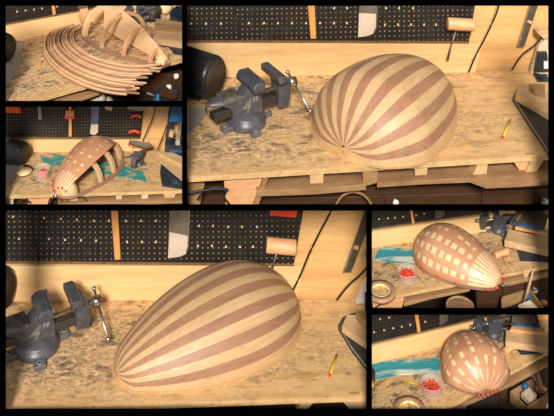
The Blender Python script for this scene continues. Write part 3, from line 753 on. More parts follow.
chips(c, [(100, 45, 8, 5), (118, 50, 8, 4), (90, 50, 6, 6), (135, 54, 8, 4), (84, 60, 5, 4)], 500, 'grey sawdust and shavings inside the mould outline, top left picture', 8, .010, 'dullpine')
# clutter at the right
solo(c, 'wooden_board', 'thick pale board lying at right behind the mould, top left picture', 'board', c.gp([(153, 37), (196, 44), (196, 30), (155, 25)], .02, .05), 'palewood')
solo(c, 'wood_block', 'rough slab on top of the thick board at right, top left picture', 'block', c.gp([(154, 28), (196, 31), (196, 24), (156, 18.5)], .05, .062), 'dullpine')
solo(c, 'blue_tool_tray', 'navy tool tray foot under the thick board, top left picture', 'tray', c.gp([(165, 38), (174, 50), (190, 52), (190, 36)], 0, .02), 'navy')
solo(c, 'blue_tool_box', 'dark blue case at upper right corner, top left picture', 'case', c.gp([(170, 12), (182, 24), (196, 24), (196, 6), (176, 6)], .02, .06), 'navy')
t = Thing(c, 'plastic_bottle', 'pale rounded bottle with white cap behind the board, top left picture', 'bottle', c.g(165, 14), 0)
t.part('body', MB().ball(c.g(165, 14)+Vector((0, 0, .035)), .036, (1, .9, .9), 18).wobble(.004, 20), 'cream', world=True)
t.part('cap', MB().ball(c.g(165, 14)+Vector((0, 0, .068)), .024, (1, 1, .8), 16), 'white', world=True)
vice(c, c.g(141, 20), R(205), 'dark bench vice among clutter behind the mould, top left picture', .38, False)
t = Thing(c, 'power_tool', 'dark tool with bright tip in clutter behind mould, top left picture', 'tool', c.g(150, 14), 0)
t.part('body', MB().tube([c.g(150, 16, .03), c.g(158, 10, .03), c.g(164, 6, .03)], [.018, .022, .014], 12), 'darkiron', world=True)
t.part('tip', MB().tube([c.g(147, 18, .03), c.g(150, 16, .03)], .006, 8), 'steel', world=True)
solo(c, 'dark_lump', 'black crumpled tool bag behind spine board, top left picture', 'bag', MB().ball(c.g(148, 20)+Vector((0, 0, .015)), .045, (1.3, .9, .5), 16).wobble(.02, 30), 'cable')
# under bench: cabinet with two white knobs, open drawer, clutter
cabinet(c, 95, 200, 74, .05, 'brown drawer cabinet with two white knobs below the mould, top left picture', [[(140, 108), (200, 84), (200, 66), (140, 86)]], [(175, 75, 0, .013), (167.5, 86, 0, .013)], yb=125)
block(c, [(148, 115), (192, 115), (192, 82), (160, 88), (150, 94)], .03, .02, 'shadowed open drawer interior at lower right, top left picture', 'void', 'dark_board')  # flat dark board painted as the shade inside the open drawer
t = Thing(c, 'blue_spray_bottle', 'blue and grey bottle in the open drawer, top left picture', 'bottle', c.f(156, 104, .02), 0)
t.part('bottle', MB().lathe([(0, 0), (.016, 0), (.016, .03), (.007, .04), (.007, .05), (0, .05)], c.f(157, 105, .02), (.1, 0, 1), 18), 'blue', world=True)
t.part('nozzle', MB().tube([c.f(155, 96, .02), c.f(147, 93, .02)], .005, 8), 'grey', world=True)
block(c, [(160, 96), (172, 100), (178, 97), (166, 86)], .01, .01, 'brown strip of leather beside the blue bottle, top left picture', 'brown', 'leather_strip')
solo(c, 'metal_bracket', 'small bright metal bracket in the drawer corner, top left picture', 'bracket', c.fp([(171, 93), (177, 95), (178, 91), (173, 89.5)], .008, .008).bevel(.002), 'steel')
lowplank(c, [(45, 101), (90, 90), (100, 92), (60, 106)], -.03, .012, 'grey pallet plank edge beneath bench front, top left picture')
for i, (x, y, r) in enumerate([(98, 99, .030), (91, 103, .022), (106, 101, .024)]):
    solo(c, 'crumpled_paper', ['largest crumpled pale paper ball under the bench, top left picture', 'small crumpled paper ball at left of the pile under the bench, top left picture', 'crumpled paper ball at right of the pile, top left picture'][i], 'paper', MB().ball(c.f(x, y, .03), r, (1.2, 1, .8), 14).wobble(.012, 40), 'paper')
block(c, [(50, 110), (54, 110), (55, 96), (52, 96)], .01, .02, 'dark bench leg edge at lower left, top left picture', 'brown', 'wooden_post')
block(c, [(27, 112), (50, 112), (52, 95), (27, 103)], .03, .02, 'pale board face under the bench at lower left, top left picture', 'mallet', 'box_side')
block(c, [(82, 112), (90, 112), (92, 94), (82, 94)], .04, .02, 'brown box end beside paper balls, top left picture', 'brown', 'box_side')

# ================================================================== B : middle left picture
c = CB
wall(c, -1.0, .5)
shell(c, 0, 0, dirt=.9)
wallthing(c, 'backboard', 'long plain pine backboard behind the half-covered mould, middle left picture', 'board', [(-10, 152.8), (146, 150.5), (148, 138), (-10, 138)], -.014, .014, 'pine')
wallthing(c, 'wall_panel', None, None, [(130, 151), (196, 150), (196, 95), (130, 95)], -.028, .012, 'ply', kind='structure').name = 'wall_right'
PEGB = peg_mat('pegboard_fine', .0140, .0030, .1, .3, .6)
pegboard(c, 'wide black pegboard with hanging tools, middle left picture', [(-10, 136.5), (140, 137.5), (145, 95), (-10, 95)], PEGB, .003)
t = Thing(c, 'hammer', 'wooden hammer with red head hanging on pegboard, middle left picture', 'hammer', c.w(70, 136, .01), c.wyaw)
t.part('handle', c.wp([(69, 135.5), (72, 135.5), (71.5, 100), (69.2, 100)], .008, .008), 'stick', world=True)
t.part('head', c.wp([(66, 114.5), (74.5, 114.5), (74.5, 109), (66, 109)], .006, .016).bevel(.002), 'mallet', world=True)
t.part('red_band', c.wp([(65.5, 116.8), (75, 116.8), (75, 114.2), (65.5, 114.2)], .006, .018), 'red', world=True)
t = sawblade(c, [(90, 133), (92, 134.6), (95, 134.8), (98, 132), (99.5, 100), (92, 100)], 'blue-grey saw blade hanging above the mould, middle left picture', .01, 'bluegrey')
t.part('tip_sheen', c.wp([(90, 133), (92, 134.6), (95, 134.8), (98, 132), (98.3, 124.5), (91, 124.5)], .0135, .001), 'paper', world=True)  # pale sheen of the lower blade laid on as a thin sheet
solo(c, 'steel_square', 'pale steel rule end hanging at left of pegboard, middle left picture', 'rule', c.wp([(38.5, 119), (41.8, 119), (40.5, 100), (37.5, 100)], .008, .003), 'grey')
solo(c, 'orange_tool', 'orange tool corner at top left of pegboard, middle left picture', 'tool', c.wp([(5, 110.5), (22, 111), (20, 105), (-2, 104), (-2, 110)], .01, .02).bevel(.003), 'orange')
solo(c, 'chrome_clamp', 'chrome clamp cropped at the top edge, middle left picture', 'clamp', c.wp([(106, 108), (112, 109.5), (113, 105), (105, 104)], .01, .012), 'steel')
solo(c, 'grey_clamp', 'grey bar clamp at the top edge near the pegboard end, middle left picture', 'clamp', c.wp([(128, 108), (140, 109.5), (145, 108), (145, 104), (128, 104)], .01, .012), 'grey')
for i, (x, y) in enumerate([(131, 116), (129, 131.7)]):
    P = [c.w(x+q[0], y+q[1], .02) for q in [(0, 1.2), (2, 0), (5, -.8), (8, 0), (10.5, 1.2)]]
    solo(c, 'red_clamp', ['upper red handled clamp at right end of pegboard, middle left picture', 'lower red handled clamp at right end of pegboard, middle left picture'][i], 'clamp', MB().tube(spline(P, 5), [.006]*(len(spline(P, 5))), 8), 'red')
strapline(c, 'hanging_cable', 'black cable hanging straight left of the blue saw, middle left picture', 'cable', [(157, 102), (153, 117), (147, 131), (142, 143)], .02, .0024, 'cable')
strapline(c, 'power_cable', 'black cable running down beside the blue saw, middle left picture', 'cable', [(177, 102), (170, 118), (163, 136), (157, 151)], .022, .0024, 'cable')
strapline(c, 'white_cable', 'white looped cable at the top edge, middle left picture', 'cable', [(149, 103), (151, 109), (156, 112.5), (163, 113.8), (170, 114)], .015, .003, 'white')
# band saw at right
t = Thing(c, 'bench_saw', 'blue bench saw with tilted table at right edge, middle left picture', 'saw', c.g(172, 180), 0)
t.part('blue_head', c.wp([(170, 115), (190, 115), (190, 98), (174, 98)], .05, .06).bevel(.004), 'blue', world=True)
t.part('column', c.wp([(173, 160), (178, 160), (183, 112), (180, 112)], .05, .03), 'steel', world=True)
t.part('back_plate', c.wp([(165, 143), (170, 147), (175, 112), (172, 104), (169, 108)], .03, .02), 'slate', world=True)
t.part('table', c.wp([(165.5, 144), (170, 150.5), (190, 152), (190, 139.5), (166, 138.5)], .05, .05), 'slate', world=True)
t.part('blue_trim', c.wp([(169, 149.2), (170.5, 151.5), (190, 153), (190, 150.6)], .10, .004), 'blue', world=True)
t.part('base_tray', c.gp([(160, 171), (162, 182), (196, 187), (196, 162), (162, 160)], 0, .018), 'navy', world=True)
solo(c, 'wood_offcut', 'small wood offcut on the saw column, middle left picture', 'offcut', c.wp([(169, 134), (173, 135), (174, 130), (170, 129)], .075, .02), 'palewood')
for i, (p, z0_, z1_) in enumerate([([(151.5, 153), (158, 150.5), (196, 178), (196, 190)], .022, .034), ([(158, 152), (166, 149.5), (196, 163), (196, 172)], .034, .046)]):
    solo(c, 'wooden_board', ['long narrow board lying across the blue tray, middle left picture', 'shorter board behind the narrow one at right edge, middle left picture'][i], 'board', c.gp(p, z0_, z1_), 'palewood')
# vice seen end-on
vice(c, c.g(139, 164), R(250), 'dark vice with flat worn jaw right of the mould, middle left picture', .26, False, False)
t = Thing(c, 'jaw_slab', 'flat grey jaw slab across the top of the vice, middle left picture', 'block', c.g(141, 160), 0)  # flat top jaw of the vice, built as its own slab
t.part('slab', MB().prism([c.w(128.5, 144.5, .07), c.w(146, 149.5, .07), c.w(153, 147.5, .07), c.w(150, 143.5, .07), c.w(130, 141, .07)], (0, -.01, .012)).bevel(.002), 'sawtable', world=True)
t.part('red_corner', MB().prism([c.w(128.4, 146, .085), c.w(130.5, 146.6, .085), c.w(130.5, 144.6, .085), c.w(128.4, 144, .085)], (0, -.004, 0)), 'red', world=True)
t.o.name = 'vice_jaw_slab'
strapline(c, 'vice_lead', 'thin black lead running left from the vice, middle left picture', 'cable', [(120, 160), (126, 157), (133, 156)], .06, .0022, 'cable')
motor(c, c.g(25, 165), R(-20), .046, .13, 'black and silver motor at left of the bench, middle left picture', True, 'slate')
stand(c, [(-6, 186), (6, 184), (24, 165), (-6, 164)], 'light grey machine plate at left edge under the motor, middle left picture', .012)
mb = MB().lathe([(0, 0), (.034, 0), (.036, .004), (.036, .008), (.0, .008)], c.g(24, 171.5), n=40)  # round lid with a dark edge, lying flat
t = Thing(c, 'round_lid', 'round cream coaster with black edge beside the grey plate, middle left picture', 'lid', c.g(24, 171.5), 0)
t.part('black_edge', mb, 'cable', world=True); t.part('cream_face', MB().lathe([(0, 0), (.0325, 0), (.032, .002), (0, .002)], c.g(24, 171.5, .0082), n=40), 'cream', world=True)
jar(c, 42.5, 178, .031, .045, 'glass jar holding red pins left of the mould, middle left picture', 'heap of red push pins inside the jar, middle left picture')
solo(c, 'teal_sheet', 'long teal sheet under the mould across the bench, middle left picture', 'sheet', c.gp([(40, 155), (44, 163), (62, 166), (100, 172), (147, 182), (143, 171), (118, 165), (70, 157), (52, 153)], 0, .003), 'tealB')
chips(c, [(55, 180, 18, 5), (100, 175, 18, 6), (140, 172, 12, 6)], 160, 'sawdust and shavings around the mould, middle left picture', 11, .008)
# half planked mould
PB = (-.878, 4.046, 1.144, .357, .118, .103, .692, .133, .6)
def patB(j, s, q):
    if s < .17: return 1 if q > .3 and q < .85 and s > .03 else 0
    k = int(s*15); f = s*15-k
    return 1 if (j % 2 == 1 and (k*3+j*2) % 5 < 3 and .2 < f < .62 and .2 < q < .85 and s < .93 and j < 10) else 0
LB, WB, HB, pB = PB[3], PB[4], PB[5], PB[6:9]
t = bowl(c, PB, 'lute_bowl', 'half-planked lute bowl open on its right side, middle left picture', 'lute bowl', 11, ['pink_rib', 'cream_rib'], patB, 0, R(128), .01, 'rimdark', 1.06, 90, 6, True, .5)
for s in (.42, .64, .90):
    q = prof(s, *pB); n = 30; th_ = .014; wd = .020
    ou = [Vector((s*LB-th_/2, math.cos(a)*q*WB*.97, math.sin(a)*q*HB*.97+.010)) for a in [math.pi*i/n for i in range(n+1)]]
    kk = 1-wd/(q*WB)
    inn = [Vector((s*LB-th_/2, v.y*kk/.97*.99, (v.z-.01)*kk/.97*.99+.010)) for v in ou]
    mb = MB()
    for i in range(n): mb.prism([ou[i], ou[i+1], inn[i+1], inn[i]], (th_, 0, 0))
    bmesh.ops.remove_doubles(mb.bm, verts=mb.bm.verts, dist=1e-5)
    t.part('arched_former', mb, 'palewood')
mb = MB(); ring = [[mb.bm.verts.new(Vector((s*LB, math.cos(a)*prof(s, *pB)*WB*.985, math.sin(a)*prof(s, *pB)*HB*.985+.01))) for a in [math.pi*i/16 for i in range(17)]] for s in (0, .04, .08, .12)]
for i in range(3):
    for j in range(16): mb._f([ring[i][j], ring[i+1][j], ring[i+1][j+1], ring[i][j+1]], True)
mb._f(ring[0][::-1]); mb._f(ring[-1]); t.part('end_block', mb, 'palewood')
mwB = t.mw
def pinat(c, P, s, th, label, group, z0=.01, sc=.75):
    x, y, yaw, L, W, Hh, pk, n0, a = P
    m = Matrix.Translation((x, y, c.z)) @ Matrix.Rotation(yaw, 4, 'Z')
    p = m @ bowl_pt(s, th, L, W, Hh, pk, n0, a, 1.01, z0, .5); q = m @ bowl_pt(s, th, L, W, Hh, pk, n0, a, 1.2, z0, .5)
    pin(c, p, (q-p), label, group, sc)
for s in (.12, .40, .62, .90): pinat(c, PB, s, R(128), 'red push pin along the cut edge of the half-planked bowl, middle left picture', 'red pins along the cut plank edge')
for s in (.03, .08, .14, .2, .42, .58, .74): pinat(c, PB, s, R(8), 'red push pin along the far rim of the half-planked bowl, middle left picture', 'red pins on the far rim')
for th in (20, 60, 100, 140): pinat(c, PB, .02, R(th), 'red push pin around the neck end of the half-planked bowl, middle left picture', 'red pins round the neck end')
t2 = Thing(c, 'wire_tripod', 'thin pale wires crossing at the neck tip, middle left picture', 'wire', c.f(54, 196, -.01), 0)
t2.part('wire', MB().tube([c.f(53, 192.5, -.01), c.f(62, 201, -.01)], .002, 6), 'steel', world=True)
t2.part('wire', MB().tube([c.f(54, 192, -.012), c.f(52, 203, -.012)], .002, 6), 'steel', world=True)
# under bench
lowplank(c, [(58, 204), (118, 202.5), (196, 200.5), (196, 190), (58, 194)], -.030, .012, 'long lower pallet plank under the bench, middle left picture')
block(c, [(142, 203), (147, 202), (149, 194), (141, 194.5)], .004, .03, 'grey wrapped spacer block under the bench centre, middle left picture', 'paper')
block(c, [(167, 201.5), (173, 201), (177, 191.5), (162, 192)], .004, .03, 'wedge-shaped spacer block under the bench at right, middle left picture')
block(c, [(70, 203), (77, 202.5), (78, 196), (70, 197)], .004, .03, 'pale grey spacer block under the neck end, middle left picture', 'paper')
block(c, [(116, 200.5), (122, 200), (122, 193), (116, 193.5)], .004, .03, 'pale spacer block end beneath mould front, middle left picture', 'paper')
block(c, [(-5, 212), (12, 212), (14, 198), (-5, 198)], .01, .02, 'pale post end at lower left corner, middle left picture', 'paper', 'post')
block(c, [(28, 212), (46, 212), (50, 197), (28, 198)], .02, .02, 'pale box side board below the jar, middle left picture', 'mallet', 'box_side')
block(c, [(45, 212), (48, 212), (53, 196), (50, 196)], .012, .02, 'dark slanting plank edge below the jar, middle left picture', 'brown', 'plank_edge')
fline(c, 'coiled_lead', 'dark looped lead with blue tip below the bench left, middle left picture', [(12, 206), (18, 201), (25, 199.5), (30, 203)], .0, .0028)
fline(c, 'coiled_lead', 'dark lead dangling near centre under the bench, middle left picture', [(82, 197), (86, 200), (90, 204)], -.002, .0022)
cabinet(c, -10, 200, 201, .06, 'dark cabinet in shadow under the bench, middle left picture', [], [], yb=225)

# ================================================================== E : right-hand picture above the lowest
c = CE
wall(c, -1.0, .5)
shell(c, 0, 0, dirt=.9)
wallthing(c, 'backboard', 'long plain pine backboard behind the squared bowl, right-hand upper small picture', 'board', [(360, 249.8), (520, 226.2), (520, 209), (360, 231.5)], -.014, .014, 'pine')
wallthing(c, 'wall_panel', None, None, [(480, 232), (565, 219.5), (565, 195), (480, 195)], -.028, .012, 'ply', kind='structure').name = 'wall_right'
PEGE = peg_mat('pegboard_fine_right', .0165, .0022, .1, .3, .5)
pegboard(c, 'black pegboard strip along the top, small picture above the lowest right', [(360, 230), (492, 211.8), (492, 190), (360, 190)], PEGE, .003, [(379, 218.5), (388, 217.5), (395, 217), (403, 216), (416, 214.5), (424, 213)])
hangstick(c, [(411.8, 223), (414.2, 222.5), (411, 203), (408, 203)], 'brown wooden stick on pegboard, small picture above the lowest right', .01, .007)
sawblade(c, [(435, 218), (440, 217.5), (444.5, 215), (444.5, 203), (435, 203)], 'pale saw blade tip above the squared bowl, small picture above the lowest right', .012)
solo(c, 'teal_sheet', 'teal and white streaked sheet left of the squared bowl, second lowest right picture', 'sheet', c.gp([(374, 260), (378, 250), (385, 246.5), (416, 250), (420, 262), (400, 263), (376, 259.5)], 0, .003), 'teal')
pencil(c, (389.5, 263.2), (402.5, 271.8), 'yellow pencil leaning by the jar left of the squared bowl, second lowest right picture')
jar(c, 407, 278.5, .042, .036, 'glass jar of red pins before the squared bowl, second lowest right picture', 'heap of red push pins in jar, second lowest right picture')
def taperoll(c, px, py, r, label, w=.014, tilt=(0, 0, 1)):
    o = c.g(px, py); t = Thing(c, 'tape_roll', label, 'tape', o, 0)
    t.part('tape', MB().lathe([(r*.62, 0), (r, 0), (r, w), (r*.62, w)], o, tilt, 48, closed=True), 'tape', world=True)
    t.part('core', MB().lathe([(r*.56, 0), (r*.625, 0), (r*.625, w*1.05), (r*.56, w*1.05)], o, tilt, 48, closed=True), 'tapein', world=True)
taperoll(c, 380.5, 293.5, .062, 'brown roll of masking tape at lower left corner, second lowest right picture')
PE = (.921, 4.115, 2.41, .404, .135, .115, .64, .126, .692)
def patE(NB, tip, lo=.43):
    def f(j, s, q):
        if s < tip: return 1 if .14 < q < .86 and s > .02 else 0
        k = (s-tip)/(1-tip)*NB; i = int(k); h = (i*7+j*13) % 5
        e = .12 if 6 <= j <= 10 else 0
        if j % 2 == 1 and k-i > lo+e*(h % 3) and s < .97 and e*1.2 < q < 1-e and not (e and h == 2): return 1
        return 0
    return f
bowl(c, PE, 'lute_bowl', 'lute bowl covered in pale squares on pinkish brown ribs, second lowest right picture', 'lute bowl', 15, ['pink_rib', 'cream_rib'], patE(9, .24), 0, math.pi, .010, 'rimdark', 1.05, 110, 6, False, .5)
for x, y in [(419.3, 267), (437.7, 277.5), (455.8, 284), (486.5, 289.5), (491.5, 289.3), (496.8, 288.8)]: pin(c, c.g(x, y, .012), (-.2, -.6, .8), 'red push pin along the near rim of the squared bowl, second lowest right picture', 'red pins on the near rim of the squared bowl', 1.0)
for x, y in [(499.3, 271), (501.4, 275), (503.2, 279.5)]: pin(c, c.g(x, y, .02), (.8, .1, .5), 'red pin on far rim by the neck of the squared bowl, second lowest right picture', 'red pins on the far rim of the squared bowl', 1.0)
t = Thing(c, 'steel_pin', 'thin steel rod sticking out of the neck tip, second lowest right picture', 'rod', c.g(502, 281), 0)
t.part('rod', MB().tube([c.g(499, 286, .02), c.g(508, 285.5, .02)], .0022, 8), 'steel', world=True)
t.part('dark_nut', MB().ball(c.g(500, 286, .02), .006), 'cable', world=True)
mallet(c, [(494.5, 255.5), (508, 251)], [(501, 254), (506, 263), (513, 271)], 'small wooden mallet lying right of the squared bowl, second lowest right picture', .014, hr=(.0035, .004), ground=True)
vice(c, c.g(498, 230), R(190), 'dark bench vice in back right, second lowest right picture', .42, False)
# bench saw, boards
def small_saw(c, P, label, l2, l3, l4, off=.06):
    t = Thing(c, 'bench_saw', label, 'saw', c.g(*P['foot']), 0)
    t.part('table', MB().prism([c.g(x, y, .085) for x, y in P['table']], (0, 0, -.006)).bevel(.001), 'sawtable', world=True)
    A = [c.g(x, y, .086) for x, y in P['front']]
    t.part('blue_front', MB().prism([A[0], A[1], A[1]+Vector((0, 0, -.009)), A[0]+Vector((0, 0, -.009))], (0, -.006, 0)), 'blue', world=True)
    t.part('slot', MB().prism([c.g(x, y, .0875) for x, y in P['slot']], (0, 0, .002)), 'mallet', world=True)
    t.part('pillar', MB().box(c.g(*P['foot'])+Vector((0, 0, .04)), (.05, .05, .08)).bevel(.004), 'darkiron', world=True)
    solo(c, 'wooden_board', l2, 'board', c.gp(P['board'], .022, .050), 'palewood')
    solo(c, 'wood_block', l3, 'block', c.gp(P['slab'], .0505, .062), 'mallet')
    solo(c, 'tool_tray', l4, 'tray', c.gp(P['tray'], 0, .020), 'navy')
small_saw(c, dict(foot=(528, 231), table=[(509.5, 221), (545, 227), (550, 211), (519, 208)], front=[(509.5, 221), (544, 227.5)], slot=[(516, 220), (518, 220.5), (522, 215), (520, 214.5)],
    board=[(504.5, 240), (560, 253), (560, 240), (509, 229.5)], slab=[(515, 227), (560, 236), (560, 232), (520, 223)], tray=[(517.5, 247), (520, 256.5), (560, 258), (560, 240), (520, 240)]),
    'bench saw with grey table and blue front edge, second lowest right picture', 'thick pale board below the saw table, second lowest right picture', 'thin slab lying on the thick board, second lowest right picture', 'navy tray under the thick board, second lowest right picture')
strapline(c, 'hanging_cable', 'black cable end at top right behind saw, second lowest right picture', 'cable', [(499, 203), (498.5, 212), (498, 219)], .02, .0018, 'cable')
# under bench
lowplank(c, [(404, 304), (432, 296.5), (470, 288.5), (470, 282), (404, 294)], -.028, .012, 'lower pallet plank left of the bucket, second lowest right picture')
lowplank(c, [(503, 284), (560, 271.5), (560, 262), (503, 272)], -.028, .014, 'lower pallet plank below bench at right, second lowest right picture')
block(c, [(373, 312), (401, 312), (405, 298), (373, 303)], .015, .012, 'pale box side board below the tape, second lowest right picture', 'mallet', 'box_side')
fline(c, 'coiled_lead', 'dark lead below the tape roll, second lowest right picture', [(374, 309), (380, 305), (388, 303.5)], .0, .0025)
t = Thing(c, 'wooden_bucket', 'round dark wooden bucket below the bowl, second lowest right picture', 'bucket', c.f(460, 325, .0), 0)
t.part('side', MB().lathe([(.050, 0), (.058, .10), (.052, .10), (.044, .0)], c.f(460, 322, .01)+Vector((0, 0, -.03)), n=40, closed=True), 'dullpine', world=True)
t.part('contents', MB().lathe([(0, 0), (.03, .006), (.050, 0)], c.f(460, 304, .01)+Vector((0, 0, -.01)), n=30), 'rimdark', world=True)
cabinet(c, 480, 570, 285, .05, 'brown cabinet with white knob under bench, second lowest right picture', [[(503, 297), (560, 286.5), (560, 276), (503, 286)]], [(534, 288.5, 0, .011)], yb=325)
block(c, [(478, 315), (486, 315), (481, 286), (476, 287)], .03, .02, 'brown slanting cabinet leg right of the bucket, second lowest right picture', 'brown', 'wooden_post')
def drawer(c, P, label):
    t = Thing(c, 'open_drawer', label, 'drawer', P['o'], c.fyaw)
    dz = P['dz']; pts = [c.g(x, y, dz) for x, y in P['rim']]; cen = sum(pts, Vector())/4
    for i in range(4):
        a, b = pts[i], pts[(i+1) % 4]; w_ = (cen-(a+b)/2).normalized()*.007
        t.part('side', MB().prism([a, b, b+w_, a+w_], (0, 0, -.05)), 'dullpine', world=True)
    t.part('bottom', MB().prism([p+Vector((0, 0, -.045)) for p in pts], (0, 0, -.004)), 'cable', world=True)
    return t
drawer(c, dict(o=c.f(515, 305, 0), dz=-.10, rim=[(503, 330), (549, 315), (530, 288), (501, 297)]), 'open wooden drawer at lower edge, second lowest right picture')
solo(c, 'grey_box', 'pale grey box lying in the open drawer, second lowest right picture', 'box', MB().prism([c.g(x, y, -.09) for x, y in [(518, 305), (530, 300), (538, 308), (523, 316)]], (0, 0, -.02)), 'paper')
solo(c, 'blue_rag', 'blue rag hanging over the drawer, second lowest right picture', 'rag', MB().ball(c.f(528, 297.5, -.01), .014, (1.1, .7, 1), 14).wobble(.008, 60), 'blue')
for i, (a, b) in enumerate([((533, 271), (524, 302)), ((531.5, 277), (527, 296))]):
    solo(c, 'thin_lath', ['long thin lath leaning on the cabinet front, second lowest right picture', 'shorter thin lath beside the blue rag, second lowest right picture'][i], 'lath', MB().tube([c.f(*a, -.03), c.f(*b, -.03)], .0035, 8, flat=1.5), 'strip')
block(c, [(524, 278), (527, 278), (531, 270), (523, 271)], -.01, .02, 'small pale wedge block under the bench edge at right, second lowest right picture')
fline(c, 'short_lead', 'black lead beside the white knob, second lowest right picture', [(534, 291), (539, 289), (546, 288.5)], -.02, .002)
solo(c, 'sponge', 'amber sponge in dark tray at lower right, second lowest right picture', 'sponge', MB().ball(c.f(543, 303, -.02), .014, (1.4, .7, .9), 14).wobble(.005, 50), 'sponge')

# ================================================================== F : bottom right picture
c = CF
wall(c, -1.0, .5)
shell(c, 0, 0, dirt=.8)
wallthing(c, 'backboard', 'long plain pine backboard behind the end-on bowl, bottom right picture', 'board', [(360, 368.4), (500, 329.5), (500, 313), (360, 346.5)], -.014, .014, 'pine')
PEGF = peg_mat('pegboard_fine_low', .0175, .0024, .1, .3, .55)
pegboard(c, 'black pegboard at top left of the bottom right picture', [(360, 345.4), (490, 315.4), (490, 290), (360, 290)], PEGF, .003, [(374, 331.5), (384, 329.5), (393, 327.5), (401.5, 326), (410, 324), (380, 318.5), (389, 317), (425, 321)])
hangstick(c, [(417, 331.7), (420, 331), (416.5, 305), (412.5, 305)], 'brown wooden stick on pegboard, bottom right picture', .01, .008)
sawblade(c, [(439.5, 325), (444, 323), (447.5, 320), (447.5, 305), (439, 305)], 'pale saw blade tip on pegboard, bottom right picture', .012)
solo(c, 'teal_sheet', 'teal and white streaked sheet left of the end-on bowl, bottom right picture', 'sheet', c.gp([(360, 368), (378, 362), (400, 359.5), (444, 357.5), (444, 372), (400, 374.5), (376, 379), (360, 378)], 0, .003), 'teal')
pencil(c, (398.5, 380.5), (419.5, 386.3), 'yellow pencil lying below the teal sheet, bottom right picture')
jar(c, 431.5, 392, .045, .042, 'glass jar of red pins left of the end-on bowl, bottom right picture', 'heap of red push pins in jar, bottom right picture')
taperoll(c, 409.5, 412, .066, 'brown roll of masking tape at the bottom edge, bottom right picture')
t = Thing(c, 'brown_can', 'dark can cropped at left edge on the teal sheet, bottom right picture', 'can', c.g(368.5, 383), 0)
t.part('can_body', MB().lathe([(0, 0), (.030, 0), (.031, .05), (.028, .055), (0, .055)], c.g(368, 384), n=32), 'darkiron', world=True)
t.part('can_top', MB().lathe([(0, 0), (.027, 0), (.027, .003), (0, .003)], c.g(368, 384, .055), n=32), 'sponge', world=True)
PF = (.864, 4.126, 1.765, .288, .141, .122, .369, .23, .776)
def patF(j, s, q):
    if s < .10: return 1 if .25 < q < .75 and s > .01 and j % 2 == 1 else 0
    k = (s-.10)/.90*7.5; i = int(k); h = (i*5+j*3) % 7
    return 1 if (j % 2 == 1 and k-i > .38 and .15 < q < .85 and s < .95 and h != 4) else 0
bowl(c, PF, 'lute_bowl', 'lute bowl with pale squares seen from its neck end, bottom right picture', 'lute bowl', 17, ['pink_rib', 'cream_rib'], patF, 0, math.pi, .010, 'rimdark', 1.05, 110, 6, False, .5)
for x, y in [(478.5, 397), (482.3, 397), (487.2, 396), (491.3, 394.6), (495, 393.2), (498.6, 391.6)]: pin(c, c.g(x, y, .014), (0, -.4, .9), 'red push pin at the near rim of the end-on bowl, bottom right picture', 'red pins on the near rim of the end-on bowl', 1.0)
for s in (.55, .8): pinat(c, PF, s, R(4), 'red push pin on the left rim of the end-on bowl, bottom right picture', 'red pins on the left rim of the end-on bowl', .008)
vice(c, c.g(493, 334), R(200), 'dark bench vice behind the end-on bowl, bottom right picture', .44, False)
mallet(c, [(504, 352), (512, 347)], [(508, 350), (517, 358), (525, 366)], 'small wooden mallet lying right of the end-on bowl, bottom right picture', .014, hr=(.0035, .004), ground=True)
small_saw(c, dict(foot=(525, 333), table=[(511.5, 322.5), (540, 325.5), (537, 314), (513, 310)], front=[(511.5, 322.5), (540, 325.5)], slot=[(533, 321), (535, 322), (534, 317), (532, 316)],
    board=[(505.5, 341), (560, 349), (560, 336), (506, 330)], slab=[(510, 329), (545, 333), (543, 328), (512, 326)], tray=[(515, 343), (521, 350.5), (541, 349), (545, 338), (515, 338)]),
    'bench saw with grey table and blue front edge, bottom right picture', 'thick pale board below the saw table, bottom right picture', 'thin slab lying on the thick board, bottom right picture', 'navy tray under the thick board, bottom right picture')
solo(c, 'cardboard_sheet', 'tan board leaning against the wall at top right, bottom right picture', 'board', c.wp([(500, 322), (560, 330), (560, 300), (500, 300)], .0, .01), 'ply')
# below the bench
lowplank(c, [(462, 405), (512, 383), (560, 357), (560, 348), (462, 396)], -.03, .014, 'lower pallet plank following the bench front, bottom right picture')
cabinet(c, 500, 575, 372, .07, 'brown cabinet with white knob below bench right, bottom right picture', [[(512, 392), (560, 364), (560, 352), (512, 380)]], [(532.5, 376, 0, .013)], yb=430)
drawer(c, dict(o=c.f(525, 398, 0), dz=-.10, rim=[(526.5, 408), (549, 394), (533, 378), (510, 391)]), 'open wooden drawer full of tools, bottom right picture')
solo(c, 'grey_box', 'pale grey box lying in the open drawer, bottom right picture', 'box', MB().prism([c.g(x, y, -.105) for x, y in [(521, 393), (529, 387.5), (536.5, 394), (528, 400)]], (0, 0, -.02)), 'paper')
solo(c, 'blue_rag', 'blue rag in the open drawer, bottom right picture', 'rag', MB().ball(c.g(525, 386, -.10), .016, (1, .8, 1), 14).wobble(.008, 60), 'blue')
solo(c, 'paint_brush', 'brown leather glove standing at drawer back, bottom right picture', 'glove', MB().tube([c.g(541, 392, -.1), c.g(538, 378, -.08), c.g(534, 362, -.03)], [.016, .012, .006], 12), 'rimdark').name = 'leather_glove'
solo(c, 'sponge', 'amber sponge at the foot of the glove, bottom right picture', 'sponge', MB().ball(c.g(541, 389, -.1), .020, (1.2, .8, .4), 14).wobble(.008, 50), 'sponge')
t = Thing(c, 'lower_drawer', 'closed lower drawer with white knob at bottom right corner, bottom right picture', 'drawer', c.f(545, 405, -.05), c.fyaw)
t.part('front', MB().prism([c.f(528, 420, -.06), c.f(565, 400, -.06), c.f(565, 388, -.06), c.f(528, 409, -.06)], -c.fn*.01), 'dullpine', world=True)
knob(c, t, c.f(544.5, 404, -.062), c.fn, .011)
